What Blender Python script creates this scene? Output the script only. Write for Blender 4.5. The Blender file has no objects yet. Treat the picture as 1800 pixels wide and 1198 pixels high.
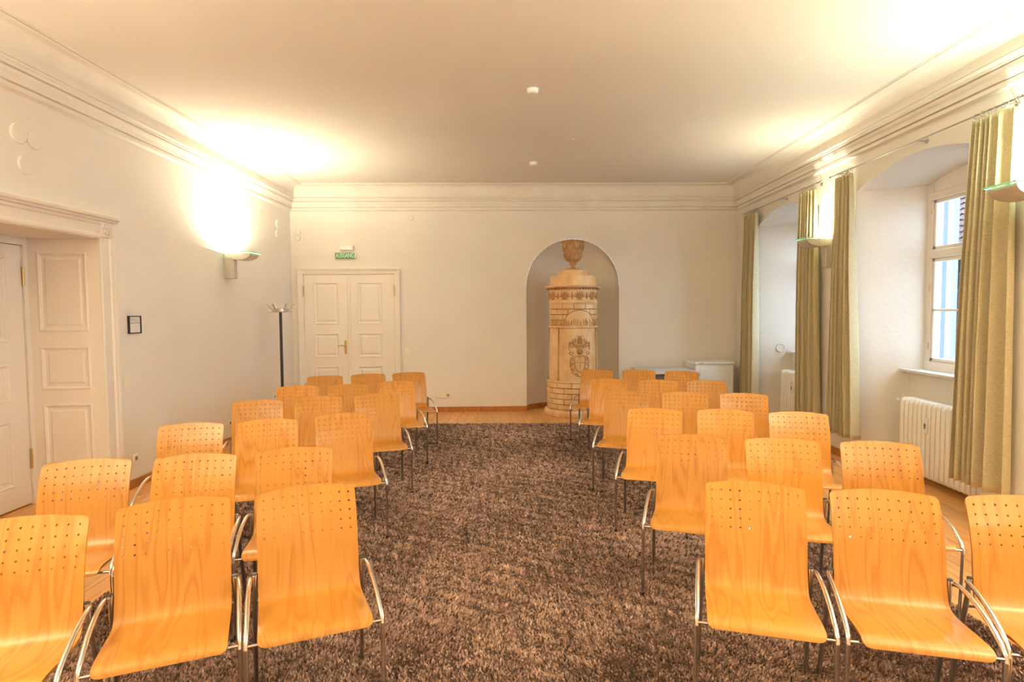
import bpy, math, random
import numpy as np
from mathutils import Matrix, Vector
R = random.Random(7)
D = bpy.data; SC = bpy.context.scene; COL = SC.collection
pi = math.pi; sin = math.sin; cos = math.cos

# ------------------------------------------------------------------ camera
H = 1.6994
def setup_camera():
    f, th, yw, ro = 1050.47, 0.05169, -0.0114, -0.00615
    r0 = Vector((cos(yw), -sin(yw), 0)); fw = Vector((sin(yw)*cos(th), cos(yw)*cos(th), -sin(th)))
    d0 = Vector((-sin(yw)*sin(th), -cos(yw)*sin(th), -cos(th)))
    X = r0*cos(ro) - d0*sin(ro); Dn = r0*sin(ro) + d0*cos(ro)
    m = Matrix((X, -Dn, -fw)).transposed().to_4x4(); m.translation = (0, 0, H)
    c = D.cameras.new('camera'); c.sensor_width = 36; c.lens = f/1800*36; c.clip_start = .05; c.clip_end = 200
    o = D.objects.new('camera', c); COL.objects.link(o); o.matrix_world = m; SC.camera = o
setup_camera()
# ------------------------------------------------------------------ sky, exposure
w = D.worlds.new('overcast_sky'); SC.world = w; w.use_nodes = True
bg = w.node_tree.nodes['Background']; bg.inputs[0].default_value = (.68, .85, 1.0, 1); bg.inputs[1].default_value = 4.0
SC.view_settings.view_transform = 'Standard'; SC.view_settings.look = 'None'
SC.view_settings.gamma = 1; SC.view_settings.exposure = 1.55; SC.view_settings.use_curve_mapping = False
LAMP = dict(left=((1, .745, .60), 63), right=((1, .80, .66), 17), near=((.90, 1, .92), 18), rear_fill=((1, .76, .61), 190), behind=((1, .76, .60), 60))  # last two entries: unseen sconces that serve as fill light
SC.cycles.max_bounces = 10; SC.cycles.diffuse_bounces = 6; SC.cycles.transparent_max_bounces = 16
SC.cycles.sample_clamp_indirect = 8; SC.cycles.caustics_reflective = False; SC.cycles.caustics_refractive = False

# ------------------------------------------------------------------ helpers
def lin(r, g, b):
    f = lambda c: (c/255/12.92) if c/255 <= .04045 else ((c/255+.055)/1.055)**2.4
    return (f(r), f(g), f(b), 1)

class MB:
    def __init__(s): s.v = []; s.f = []; s.m = []; s.sm = []
    def add(s, vs, fs, mat=0, smooth=False):
        b = len(s.v); s.v += [tuple(p) for p in vs]; s.f += [tuple(b+i for i in f) for f in fs]
        s.m += [mat]*len(fs); s.sm += [smooth]*len(fs); return s
    def box(s, a, b, M=None, mat=0, bev=0.0):
        x0, y0, z0 = a; x1, y1, z1 = b
        if bev <= 0:
            vs = [(x, y, z) for z in (z0, z1) for y in (y0, y1) for x in (x0, x1)]
            fs = [(0,2,3,1), (4,5,7,6), (0,1,5,4), (2,6,7,3), (0,4,6,2), (1,3,7,5)]
        else:
            e = min(bev, abs(x1-x0)*.45, abs(y1-y0)*.45, abs(z1-z0)*.45)
            vs = []; fs = []
            def vid(c, ax):
                p = list(c)
                return p
            idx = {}
            for cx in (0, 1):
                for cy in (0, 1):
                    for cz in (0, 1):
                        for ax in range(3):
                            p = [x1 if cx else x0, y1 if cy else y0, z1 if cz else z0]
                            for k, cc in enumerate((cx, cy, cz)):
                                if k != ax: p[k] += -e if cc else e
                            idx[(cx, cy, cz, ax)] = len(vs); vs.append(tuple(p))
            for ax in range(3):
                o = [k for k in range(3) if k != ax]
                for sd in (0, 1):
                    q = []
                    for (a1, b1) in ((0,0), (1,0), (1,1), (0,1)):
                        c = [0,0,0]; c[ax] = sd; c[o[0]] = a1; c[o[1]] = b1; q.append(idx[tuple(c)+(ax,)])
                    flip = (sd == 0) != (ax == 1)
                    fs.append(tuple(q[::-1] if flip else q))
            for ax in range(3):
                o = [k for k in range(3) if k != ax]
                for a1 in (0, 1):
                    for b1 in (0, 1):
                        c0 = [0,0,0]; c0[o[0]] = a1; c0[o[1]] = b1; c1 = list(c0); c1[ax] = 1
                        fs.append((idx[tuple(c0)+(o[0],)], idx[tuple(c1)+(o[0],)], idx[tuple(c1)+(o[1],)], idx[tuple(c0)+(o[1],)]))
            for c in [(a1,b1,c1) for a1 in (0,1) for b1 in (0,1) for c1 in (0,1)]:
                fs.append(tuple(idx[c+(k,)] for k in range(3)))
            cen = Vector(((x0+x1)/2, (y0+y1)/2, (z0+z1)/2)); out = []
            for f in fs:
                n = (Vector(vs[f[1]])-Vector(vs[f[0]])).cross(Vector(vs[f[2]])-Vector(vs[f[0]]))
                fc = sum((Vector(vs[i]) for i in f), Vector())/len(f)-cen
                out.append(f if n.dot(fc) > 0 else f[::-1])
            fs = out
        if M: vs = [M @ Vector(p) for p in vs]
        return s.add(vs, fs, mat)
    def tube(s, pts, r, n=10, mat=0, caps=True, rad=None, closed=False):
        P = [Vector(p) for p in pts]; N = len(P); vs = []; fs = []
        T = []
        for i in range(N):
            a = P[(i-1) % N] if (closed or i > 0) else P[0]; b = P[(i+1) % N] if (closed or i < N-1) else P[-1]
            T.append((b-a).normalized())
        u = T[0].orthogonal().normalized()
        for i in range(N):
            u = (u - T[i]*u.dot(T[i])); u = u.normalized() if u.length > 1e-6 else T[i].orthogonal().normalized()
            v = T[i].cross(u); rr = rad[i] if rad else r
            vs += [P[i]+(u*cos(2*pi*k/n)+v*sin(2*pi*k/n))*rr for k in range(n)]
        for i in range(N if closed else N-1):
            j = (i+1) % N
            fs += [(i*n+k, i*n+(k+1) % n, j*n+(k+1) % n, j*n+k) for k in range(n)]
        s.add(vs, fs, mat, True)
        if caps and not closed:
            s.add(vs[:n], [tuple(range(n))[::-1]], mat); s.add(vs[-n:], [tuple(range(n))], mat)
        return s
    def lathe(s, prof, n=32, mat=0, M=None, a0=0, a1=2*pi, smooth=True, split=True):
        full = abs(a1-a0-2*pi) < 1e-6; m = n if full else n+1
        def ring(r, z): return [(r*cos(a0+(a1-a0)*k/n), r*sin(a0+(a1-a0)*k/n), z) for k in range(m)]
        segs = list(zip(prof[:-1], prof[1:]))
        if split:
            for (p, q) in segs:
                vs = ring(*p)+ring(*q)
                if M: vs = [M @ Vector(v) for v in vs]
                s.add(vs, [(k, (k+1) % m, m+(k+1) % m, m+k) for k in range(n)], mat, smooth)
        else:
            vs = [v for p in prof for v in ring(*p)]
            if M: vs = [M @ Vector(v) for v in vs]
            s.add(vs, [(i*m+k, i*m+(k+1) % m, (i+1)*m+(k+1) % m, (i+1)*m+k) for i in range(len(prof)-1) for k in range(n)], mat, smooth)
        return s
    def cyl(s, a, b, r, n=16, mat=0): return s.tube([a, b], r, n, mat)
    def prism(s, poly, ax, c0, c1, mat=0, M=None):   # polygon in the plane of the other two axes, extruded along ax
        o = [k for k in range(3) if k != ax]; vs = []
        for c in (c0, c1):
            for p in poly:
                q = [0,0,0]; q[ax] = c; q[o[0]] = p[0]; q[o[1]] = p[1]; vs.append(tuple(q))
        n = len(poly); fs = [tuple(range(n))[::-1], tuple(range(n, 2*n))]+[(k, (k+1) % n, n+(k+1) % n, n+k) for k in range(n)]
        if M: vs = [M @ Vector(v) for v in vs]
        return s.add(vs, fs, mat)
    def mesh(s, name, mats, fix=False):
        me = D.meshes.new(name); me.from_pydata(s.v, [], s.f)
        for m in (mats if isinstance(mats, (list, tuple)) else [mats]): me.materials.append(m)
        me.polygons.foreach_set('material_index', s.m); me.polygons.foreach_set('use_smooth', s.sm); me.update()
        if fix:
            import bmesh
            b = bmesh.new(); b.from_mesh(me); bmesh.ops.recalc_face_normals(b, faces=b.faces); b.to_mesh(me); b.free()
        return me
    def build(s, name, mats, parent=None, fix=False, **kw): return obj(name, s.mesh(name, mats, fix), parent, **kw)

def obj(name, me, parent=None, loc=None, rz=None, label=None, cat=None, group=None, kind=None):
    o = D.objects.new(name, me); COL.objects.link(o)
    if parent: o.parent = parent
    if loc is not None: o.location = loc
    if rz is not None: o.rotation_euler = (0, 0, rz)
    tag(o, label, cat, group, kind); return o
def tag(o, label=None, cat=None, group=None, kind=None):
    if label: o['label'] = label
    if cat: o['category'] = cat
    if group: o['group'] = group
    if kind: o['kind'] = kind
    return o
def thing(name, loc, rz=0, **kw): return obj(name, None, None, loc, rz, **kw)
def copy_tree(o, parent=None):
    c = o.copy(); COL.objects.link(c)
    if parent: c.parent = parent
    for ch in list(o.children): copy_tree(ch, c)
    return c

# ------------------------------------------------------------------ materials
def mat(name, base, rough=.5, metal=0, spec=.5, nodes=None, coat=0):
    m = D.materials.new(name); m.use_nodes = True; b = m.node_tree.nodes['Principled BSDF']
    b.inputs['Base Color'].default_value = base; b.inputs['Roughness'].default_value = rough
    b.inputs['Metallic'].default_value = metal; b.inputs['Specular IOR Level'].default_value = spec
    if coat: b.inputs['Coat Weight'].default_value = coat; b.inputs['Coat Roughness'].default_value = .15
    if nodes: nodes(m.node_tree, b)
    return m
def nd(t, typ, **kw):
    n = t.nodes.new(typ)
    for k, v in kw.items():
        if k in n.inputs: n.inputs[k].default_value = v
        else: setattr(n, k, v)
    return n
def coords(t, scale=(1,1,1), kind='Object', rnd=0):
    tc = nd(t, 'ShaderNodeTexCoord'); mp = nd(t, 'ShaderNodeMapping'); mp.inputs['Scale'].default_value = scale
    t.links.new(tc.outputs[kind], mp.inputs[0])
    if rnd:
        oi = nd(t, 'ShaderNodeObjectInfo'); mu = nd(t, 'ShaderNodeMath', operation='MULTIPLY'); mu.inputs[1].default_value = rnd
        t.links.new(oi.outputs['Random'], mu.inputs[0]); cx = nd(t, 'ShaderNodeCombineXYZ')
        for k in range(3): t.links.new(mu.outputs[0], cx.inputs[k])
        t.links.new(cx.outputs[0], mp.inputs['Location'])
    return mp.outputs[0]
def ramp(t, fac, stops):
    r = nd(t, 'ShaderNodeValToRGB'); e = r.color_ramp.elements
    while len(e) < len(stops): e.new(.5)
    for k, (p, c) in enumerate(stops): e[k].position = p; e[k].color = c
    t.links.new(fac, r.inputs[0]); return r.outputs[0]
def bump(t, b, height, strength, dist=.01):
    n = nd(t, 'ShaderNodeBump'); n.inputs['Strength'].default_value = strength; n.inputs['Distance'].default_value = dist
    t.links.new(height, n.inputs['Height']); t.links.new(n.outputs[0], b.inputs['Normal'])
def noisy(c0, c1, scale, detail=4, bs=0, bscale=None, sc3=(1,1,1), rnd=0, bdist=.01, kind='Object'):
    def f(t, b):
        v = coords(t, sc3, kind, rnd); n = nd(t, 'ShaderNodeTexNoise', Scale=scale, Detail=detail); t.links.new(v, n.inputs['Vector'])
        t.links.new(ramp(t, n.outputs[0], [(.3, c0), (.7, c1)]), b.inputs['Base Color'])
        if bs:
            n2 = nd(t, 'ShaderNodeTexNoise', Scale=bscale or scale, Detail=6); t.links.new(v, n2.inputs['Vector']); bump(t, b, n2.outputs[0], bs, bdist)
    return f
def grain(c0, c1, c2, freq, stretch, dist, rnd, kind='Object', swap=False, bs=0.0, rough=None):
    # wood: warped bands along the grain plus fine fibres
    def f(t, b):
        sc = (1, stretch, stretch) if not swap else (stretch, 1, 1)
        v = coords(t, sc, kind, rnd)
        n = nd(t, 'ShaderNodeTexNoise', Scale=freq*.16, Detail=2.0, Roughness=.45); t.links.new(v, n.inputs['Vector'])
        mu = nd(t, 'ShaderNodeMath', operation='MULTIPLY'); mu.inputs[1].default_value = dist; t.links.new(n.outputs[0], mu.inputs[0])
        fr = nd(t, 'ShaderNodeMath', operation='SINE'); t.links.new(mu.outputs[0], fr.inputs[0])
        r1 = ramp(t, fr.outputs[0], [(.0, c0), (.55, c1), (1, c2)])
        sc2 = (150, 6, 6) if not swap else (6, 150, 150)
        v2 = coords(t, sc2, kind, rnd); n2 = nd(t, 'ShaderNodeTexNoise', Scale=1.0, Detail=3); t.links.new(v2, n2.inputs['Vector'])
        mx = nd(t, 'ShaderNodeMix', data_type='RGBA', blend_type='MULTIPLY'); mx.inputs[0].default_value = .35
        t.links.new(r1, mx.inputs[6]); t.links.new(ramp(t, n2.outputs[0], [(.25, (.6,.5,.4,1)), (.7, (1,1,1,1))]), mx.inputs[7])
        out = mx.outputs[2]
        if rnd:
            oi = nd(t, 'ShaderNodeObjectInfo'); hs = nd(t, 'ShaderNodeHueSaturation')
            ma = nd(t, 'ShaderNodeMapRange'); ma.inputs[3].default_value = .86; ma.inputs[4].default_value = 1.1
            t.links.new(oi.outputs['Random'], ma.inputs[0]); t.links.new(ma.outputs[0], hs.inputs['Value']); t.links.new(out, hs.inputs['Color']); out = hs.outputs[0]
        t.links.new(out, b.inputs['Base Color'])
        if bs: bump(t, b, n2.outputs[0], bs, .002)
    return f
M = {}
M['plaster'] = mat('wall_plaster', (.74,.69,.64,1), .9, spec=.15, nodes=noisy((.775,.73,.675,1), (.815,.77,.715,1), 1.3, 6, .22, 26, bdist=.012))
M['ceiling'] = mat('ceiling_plaster', (.72,.66,.58,1), .9, spec=.15, nodes=noisy((.73,.675,.62,1), (.78,.725,.67,1), .55, 5, .15, 9, bdist=.01))
M['reveal'] = M['plaster']
M['stucco'] = mat('cornice_paint', (.76,.70,.61,1), .75, spec=.25, nodes=noisy((.77,.715,.655,1), (.82,.77,.71,1), 3, 4, .08, 40))
M['paint'] = mat('cream_paint', (.80,.73,.63,1), .42, spec=.4, nodes=noisy((.79,.73,.66,1), (.83,.77,.70,1), 5, 3, .05, 60, (1,1,.15)))
M['beech'] = mat('beech_plywood', lin(240,150,50), .30, spec=.5, coat=.4,
    nodes=grain((.64,.285,.046,1), (.545,.215,.028,1), (.66,.305,.055,1), 40, .12, 34, 17, 'UV'))
M['oak'] = mat('floor_oak', lin(220,150,70), .36, spec=.45, coat=.15,
    nodes=grain((.78,.41,.14,1), (.68,.33,.10,1), (.82,.45,.165,1), 34, .08, 26, 31))
M['oak_base'] = mat('skirting_oak', lin(190,110,50), .4, spec=.4, nodes=grain((.50,.20,.05,1), (.42,.16,.035,1), (.55,.24,.07,1), 30, .06, 22, 9))
M['chrome'] = mat('chrome', (.78,.76,.73,1), .13, 1)
M['steel'] = mat('dull_chrome', (.55,.52,.49,1), .28, 1)
M['brass'] = mat('brass', (.60,.42,.18,1), .38, 1)
M['ivory'] = mat('ivory_plastic', (.82,.76,.62,1), .35)
M['white'] = mat('white_enamel', (.84,.87,.91,1), .25)
M['radiator'] = mat('radiator_enamel', (.87,.85,.79,1), .35)
M['grey_top'] = mat('grey_laminate', (.62,.64,.67,1), .4)
M['dark'] = mat('black_lacquer', (.035,.030,.028,1), .35)
M['mesh_dark'] = mat('dark_grey_metal', (.12,.12,.13,1), .45, .6)
M['sconce'] = mat('sconce_metal', (.62,.56,.48,1), .4, .35)
M['glass_edge'] = mat('green_edge_painted_glow', (.30,.85,.62,1), .2)  # bright mint holds the lamp glow piped to the glass edges
M['paper'] = mat('paper', (.78,.76,.72,1), .8)
M['ink'] = mat('grey_print', (.30,.29,.28,1), .8)
M['sign_green'] = mat('sign_green', (.03,.28,.12,1), .4)
M['sign_face'] = mat('sign_letters', (.85,.83,.70,1), .4)
M['plug'] = mat('socket_hole', (.20,.17,.13,1), .6)
M['stone'] = mat('stone_sill', (.72,.70,.66,1), .5, nodes=noisy((.66,.64,.60,1), (.78,.76,.72,1), 12, 5))
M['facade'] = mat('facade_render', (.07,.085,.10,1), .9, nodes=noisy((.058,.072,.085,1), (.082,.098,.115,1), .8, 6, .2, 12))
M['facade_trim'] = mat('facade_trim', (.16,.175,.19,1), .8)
M['roof'] = mat('clay_roof', (.40,.16,.11,1), .8, nodes=noisy((.085,.045,.045,1), (.13,.075,.07,1), 3, 4))
M['cobble'] = mat('courtyard_paving', (.30,.29,.28,1), .9, nodes=noisy((.24,.23,.22,1), (.38,.36,.34,1), 4, 4))
M['dark_glass'] = mat('dark_window_glass', (.10,.12,.15,1), .08)
M['seam'] = mat('dark_joint', (.10,.085,.07,1), .7)
def fabric(t, b):
    v = coords(t, (160,160,70)); n = nd(t, 'ShaderNodeTexNoise', Scale=1.0, Detail=3); t.links.new(v, n.inputs['Vector'])
    v2 = coords(t, (30,30,240)); n2 = nd(t, 'ShaderNodeTexNoise', Scale=1.0, Detail=2); t.links.new(v2, n2.inputs['Vector'])
    ad = nd(t, 'ShaderNodeMath', operation='ADD'); t.links.new(n.outputs[0], ad.inputs[0]); t.links.new(n2.outputs[0], ad.inputs[1])
    hf = nd(t, 'ShaderNodeMath', operation='MULTIPLY'); hf.inputs[1].default_value = .5; t.links.new(ad.outputs[0], hf.inputs[0])
    c = ramp(t, hf.outputs[0], [(.35, (.60,.51,.31,1)), (.65, (.77,.69,.46,1))]); t.links.new(c, b.inputs['Base Color'])
    bump(t, b, hf.outputs[0], .25, .002)
    tr = nd(t, 'ShaderNodeBsdfTranslucent'); t.links.new(c, tr.inputs[0]); ms = nd(t, 'ShaderNodeMixShader'); ms.inputs[0].default_value = .22
    out = t.nodes['Material Output']; t.links.new(b.outputs[0], ms.inputs[1]); t.links.new(tr.outputs[0], ms.inputs[2]); t.links.new(ms.outputs[0], out.inputs[0])
M['curtain'] = mat('linen_curtain', (.5,.4,.25,1), .9, spec=.1, nodes=fabric)
def pane(name, tint, refl=.08):
    m = D.materials.new(name); m.use_nodes = True; t = m.node_tree; t.nodes.clear()
    o = nd(t, 'ShaderNodeOutputMaterial'); a = nd(t, 'ShaderNodeBsdfTransparent'); g = nd(t, 'ShaderNodeBsdfGlossy')
    a.inputs[0].default_value = tint; g.inputs['Roughness'].default_value = .02; mx = nd(t, 'ShaderNodeMixShader'); mx.inputs[0].default_value = refl
    t.links.new(a.outputs[0], mx.inputs[1]); t.links.new(g.outputs[0], mx.inputs[2]); t.links.new(mx.outputs[0], o.inputs[0]); return m
M['pane'] = pane('window_glass', (.93,.97,1,1))
M['plate_glass'] = pane('sconce_glass', (.90,.99,.93,1), .06)
def ceram(t, b):
    v = coords(t, (1,1,.7)); n = nd(t, 'ShaderNodeTexNoise', Scale=4.5, Detail=7, Roughness=.6); t.links.new(v, n.inputs['Vector'])
    t.links.new(ramp(t, n.outputs[0], [(.28, (.60,.33,.13,1)), (.5, (.76,.50,.26,1)), (.72, (.84,.64,.41,1))]), b.inputs['Base Color'])
    n2 = nd(t, 'ShaderNodeTexNoise', Scale=40, Detail=4); t.links.new(v, n2.inputs['Vector']); bump(t, b, n2.outputs[0], .25, .004)
M['ceramic'] = mat('stove_terracotta', (.6,.4,.2,1), .45, spec=.4, nodes=ceram)
M['ceramic_dark'] = mat('stove_relief_terracotta', (.42,.22,.09,1), .5, nodes=noisy((.34,.16,.055,1), (.52,.29,.12,1), 9, 5))
M['mortar'] = mat('stove_joint', (.25,.13,.06,1), .8)
M['urn'] = mat('urn_terracotta', (.5,.3,.13,1), .45, nodes=noisy((.38,.19,.075,1), (.62,.39,.19,1), 9, 6, .2, 60))
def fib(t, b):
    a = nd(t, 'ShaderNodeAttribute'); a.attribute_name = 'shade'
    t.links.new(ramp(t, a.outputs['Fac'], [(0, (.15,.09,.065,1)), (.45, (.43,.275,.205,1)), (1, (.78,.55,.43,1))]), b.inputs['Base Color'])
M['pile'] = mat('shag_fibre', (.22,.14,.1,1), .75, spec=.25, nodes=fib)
M['rug_back'] = mat('rug_backing', (.10,.06,.04,1), .95)

# ------------------------------------------------------------------ room
XL, XR, Y0, ZC = -3.75, 3.68, -3.2, 3.73
BA = 0.034; BP = Vector((-.601, 9.982, 0)); bs = Vector((cos(BA), sin(BA), 0)); bn = Vector((-sin(BA), cos(BA), 0))
def BW(s, d, z):        # back-wall frame: s along the wall, d into the room (+) , z up
    o = Vector((0, 0, 0)) + bn*BP.dot(bn)
    return o + bs*s - bn*d + Vector((0, 0, z))
BM = Matrix(((bs.x, -bn.x, 0, (bn*BP.dot(bn)).x), (bs.y, -bn.y, 0, (bn*BP.dot(bn)).y), (0, 0, 1, 0), (0, 0, 0, 1)))
def yb(x): return BP.y + math.tan(BA)*(x-BP.x)
SL = (BW(0,0,0)-Vector((XL, yb(XL), 0))).length*-1; SR = (Vector((XR, yb(XR), 0))-BW(0,0,0)).dot(bs); SL = (Vector((XL, yb(XL), 0))-BW(0,0,0)).dot(bs)

# floor slab + planks
fl = MB(); fl.box((-4.6, Y0-.1, -.16), (4.6, 10.9, -.012)).build('floor', M['oak_base'], kind='structure')
floor = D.objects['floor']
CX0, CX1, CY0, CY1 = -2.48, 2.46, -.6, 8.84
def plank(x0, x1, y0, y1):
    g = .0012
    return MB().box((x0+g, y0+g, -.012), (x1-g, y1-g, R.uniform(-.0006, .0004)), bev=.0015).build('plank', M['oak'], floor)
joined = MB()
W_ = .132
def lay(x0, x1, y0, y1, own):
    n = max(1, round((x1-x0)/W_)); ww = (x1-x0)/n
    for i in range(n):
        y = y0; first = True
        while y < y1-.01:
            L = R.uniform(1.2, 2.1)*(R.uniform(.3, 1) if first else 1); first = False
            ye = y1 if y+L > y1-.35 else y+L
            if own: plank(x0+i*ww, x0+(i+1)*ww, y, ye)
            else: joined.box((x0+i*ww+.0012, y+.0012, -.012), (x0+(i+1)*ww-.0012, ye-.0012, 0))
            y = ye
lay(XL, CX0+.1, 1.2, CY1, True); lay(CX1-.1, XR, 1.2, CY1, True); lay(XL, XR, CY1, 9.98, True)
lay(CX0+.1, CX1-.1, Y0, CY1, False); lay(XL, CX0+.1, Y0, 1.2, False); lay(CX1-.1, XR, Y0, 1.2, False)
lay(XL, XR, 9.98, 10.75, False); lay(XR, 4.15, Y0, 10.1, False); lay(-4.4, XL, 3.5, 5.4, False)
joined.build('planks', M['oak'], floor, kind='stuff')

# ceiling
MB().box((XL-.9, Y0-.1, ZC), (XR+.9, 10.9, ZC+.15)).build('ceiling', M['ceiling'], kind='structure')

# generic arched hole wall: points in (a, z) plane mapped by fn(a, depth, z)
def arch_z(u, spring, rise):      # u in [-1,1]; circular-segment arch of unit half width scaled by caller
    return spring + rise*(math.sqrt(max(0, 1-u*u)) if rise > .5 else (1-u*u))
# left wall, with the door recess
OY0, OY1, OZ = 3.55, 5.36, 2.40
lw = MB()
lw.box((XL-.8, Y0-.1, -.02), (XL, OY0, ZC)); lw.box((XL-.8, OY1, -.02), (XL, 10.6, ZC)); lw.box((XL-.8, OY0, OZ), (XL, OY1, ZC))
lw.build('wall_left', M['plaster'], kind='structure')
MB().box((XL-.8, Y0-.2, -.02), (XR+.8, Y0, ZC)).build('wall_front', M['plaster'], kind='structure')

# right wall with four deep arched window niches running to the floor
WC = [8.35, 5.68, 3.01, .34]; HF, HB = .93, .68
NA = 20
def wall_right():
    m = MB(); secs = [(XR, HF, 2.955, .175), (4.30, HB, 2.975, .10), (4.45, HB, 2.975, .10)]
    for yc in WC:
        rings = []
        for (x, hw, sp, rise) in secs:
            ring = [(x, yc+hw, 0)] + [(x, yc+hw*cos(pi*k/NA), sp+rise*(1-cos(pi*k/NA)**2)) for k in range(NA+1)] + [(x, yc-hw, 0)]
            rings.append(ring)
        n = len(rings[0])
        for a, b in zip(rings[:-1], rings[1:]):
            for k in range(n-1):
                m.add([a[k], a[k+1], b[k+1], b[k]], [(0,1,2,3)], 0, False)
    for (x, hw, sp, rise) in (secs[0], secs[2]):
        ys = sorted(WC); edges = [Y0-.1]
        for yc in ys:
            m.add([(x, edges[-1], 0), (x, yc-hw, 0), (x, yc-hw, ZC), (x, edges[-1], ZC)], [(0,1,2,3)])
            for k in range(NA):
                c0, c1 = -cos(pi*k/NA), -cos(pi*(k+1)/NA)
                m.add([(x, yc+hw*c0, sp+rise*(1-c0*c0)), (x, yc+hw*c1, sp+rise*(1-c1*c1)), (x, yc+hw*c1, ZC), (x, yc+hw*c0, ZC)], [(0,1,2,3)])
            edges.append(yc+hw)
        m.add([(x, edges[-1], 0), (x, 10.6, 0), (x, 10.6, ZC), (x, edges[-1], ZC)], [(0,1,2,3)])
    # parapets below the sills
    for yc in WC:
        yj = HF+(HB-HF)*(4.15-XR)/(4.30-XR)
        m.box((4.15, yc-yj-.02, 0), (4.46, yc+yj+.02, 1.035))
    m.build('wall_right', M['plaster'], kind='structure')
wall_right()

# back wall with the round-headed apse
NS, NR, NZ, ND = 1.247, .777, 2.10, .46
NRZ = .775
def wall_back():
    m = MB(); P = lambda s, d, z: tuple(BW(s, d, z))
    m.add([P(SL-.2, 0, 0), P(NS-NR, 0, 0), P(NS-NR, 0, ZC), P(SL-.2, 0, ZC)], [(0,1,2,3)])
    m.add([P(NS+NR, 0, 0), P(SR+.2, 0, 0), P(SR+.2, 0, ZC), P(NS+NR, 0, ZC)], [(0,1,2,3)])
    n = 40
    for k in range(n):
        c0, c1 = -cos(pi*k/n), -cos(pi*(k+1)/n)
        z0, z1 = NZ+NRZ*math.sqrt(max(0, 1-c0*c0)), NZ+NRZ*math.sqrt(max(0, 1-c1*c1))
        m.add([P(NS+NR*c0, 0, z0), P(NS+NR*c1, 0, z1), P(NS+NR*c1, 0, ZC), P(NS+NR*c0, 0, ZC)], [(0,1,2,3)])
    # apse cylinder and half dome
    vs = []; fs = []; na = 32; rows = [0, .5, 1, 1.5, NZ]
    for z in rows:
        for k in range(na+1):
            t = pi*k/na; vs.append(P(NS-NR*cos(t), -ND*sin(t), z))
    nd_ = 14
    for j in range(1, nd_+1):
        ph = pi/2*j/nd_
        for k in range(na+1):
            t = pi*k/na; vs.append(P(NS-NR*cos(t)*cos(ph), -ND*sin(t)*cos(ph), NZ+NRZ*sin(ph)))
    tot = len(rows)+nd_
    fs = [(i*(na+1)+k, i*(na+1)+k+1, (i+1)*(na+1)+k+1, (i+1)*(na+1)+k) for i in range(tot-1) for k in range(na)]
    m.add(vs, fs, 0, True)
    m.build('wall_back', M['plaster'], kind='structure')
wall_back()

# mitred sweep along the room's four walls (profile: offset into the room, height)
CR = [Vector((XL, Y0, 0)), Vector((XL, yb(XL), 0)), Vector((XR, yb(XR), 0)), Vector((XR, Y0, 0))]
def inset(o):
    res = []
    for i in range(4):
        a, b, c = CR[i-1], CR[i], CR[(i+1) % 4]
        d1, d2 = (b-a).normalized(), (c-b).normalized()
        n1, n2 = Vector((d1.y, -d1.x, 0)), Vector((d2.y, -d2.x, 0))
        res.append(b + (n1+n2)*(o/(1+n1.dot(n2))))
    return res
def ring_sweep(m, prof, smooth=False):
    for (p, q) in zip(prof[:-1], prof[1:]):
        A = [Vector((v.x, v.y, p[1])) for v in inset(p[0])]; B = [Vector((v.x, v.y, q[1])) for v in inset(q[0])]
        for i in range(4):
            j = (i+1) % 4; m.add([A[i], A[j], B[j], B[i]], [(0,1,2,3)], 0, smooth)
co = MB()
prof = [(0, 3.335), (.018, 3.345), (.036, 3.352), (.036, 3.385), (.022, 3.388), (.022, 3.394), (.048, 3.398), (.050, 3.412), (.056, 3.435), (.070, 3.455),
        (.078, 3.478), (.062, 3.480), (.062, 3.488), (.090, 3.492), (.090, 3.512), (.108, 3.520), (.110, 3.536), (.080, 3.540), (.080, 3.548), (.094, 3.549)]
prof += [(.094+.10*(1-cos(pi/2*k/8)), 3.548+.182*sin(pi/2*k/8)) for k in range(1, 9)]
ring_sweep(co, prof); co.build('trim_1', M['stucco'], kind='structure')
be = MB(); ring_sweep(be, [(.270, ZC), (.274, ZC-.012), (.285, ZC-.017), (.296, ZC-.012), (.299, ZC-.001), (.307, ZC-.001), (.310, ZC-.011), (.319, ZC-.013), (.326, ZC)])
be.build('trim_2', M['stucco'], kind='structure')

# skirting boards
def skirt(name, pts, h=.085, t=.018):
    m = MB()
    for (a, b, n) in pts:
        a, b, n = Vector(a), Vector(b), Vector(n).normalized()
        q = [a, b, b+n*t, a+n*t]
        vs = [Vector((p.x, p.y, 0)) for p in q]+[Vector((p.x, p.y, h if i < 2 else h-.006)) for i, p in enumerate(q)]
        m.add(vs, [(0,1,5,4), (2,3,7,6), (4,5,6,7), (1,2,6,5), (3,0,4,7)])
    return m.build(name, M['oak_base'], kind='structure', fix=True)
skirt('baseboard_left', [((XL, Y0, 0), (XL, 3.36, 0), (1,0,0)), ((XL, 5.56, 0), (XL, yb(XL), 0), (1,0,0))])
DS0, DS1 = -3.311, -1.622
ap = [(BW(NS-NR*cos(pi*k/20), -ND*sin(pi*k/20), 0), BW(NS-NR*cos(pi*(k+1)/20), -ND*sin(pi*(k+1)/20), 0), BW(NS, .0, 0)-BW(NS-NR*cos(pi*(k+.5)/20), -ND*sin(pi*(k+.5)/20), 0)) for k in range(20)]
skirt('baseboard_back', [(BW(SL,0,0), BW(DS0,0,0), -bn), (BW(DS1,0,0), BW(NS-NR+.006,0,0), -bn), (BW(NS+NR-.006,0,0), BW(SR,0,0), -bn)]+ap)
yj = []
ed = [Y0]+[v for yc in sorted(WC) for v in (yc-HF, yc+HF)]+[yb(XR)]
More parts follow.
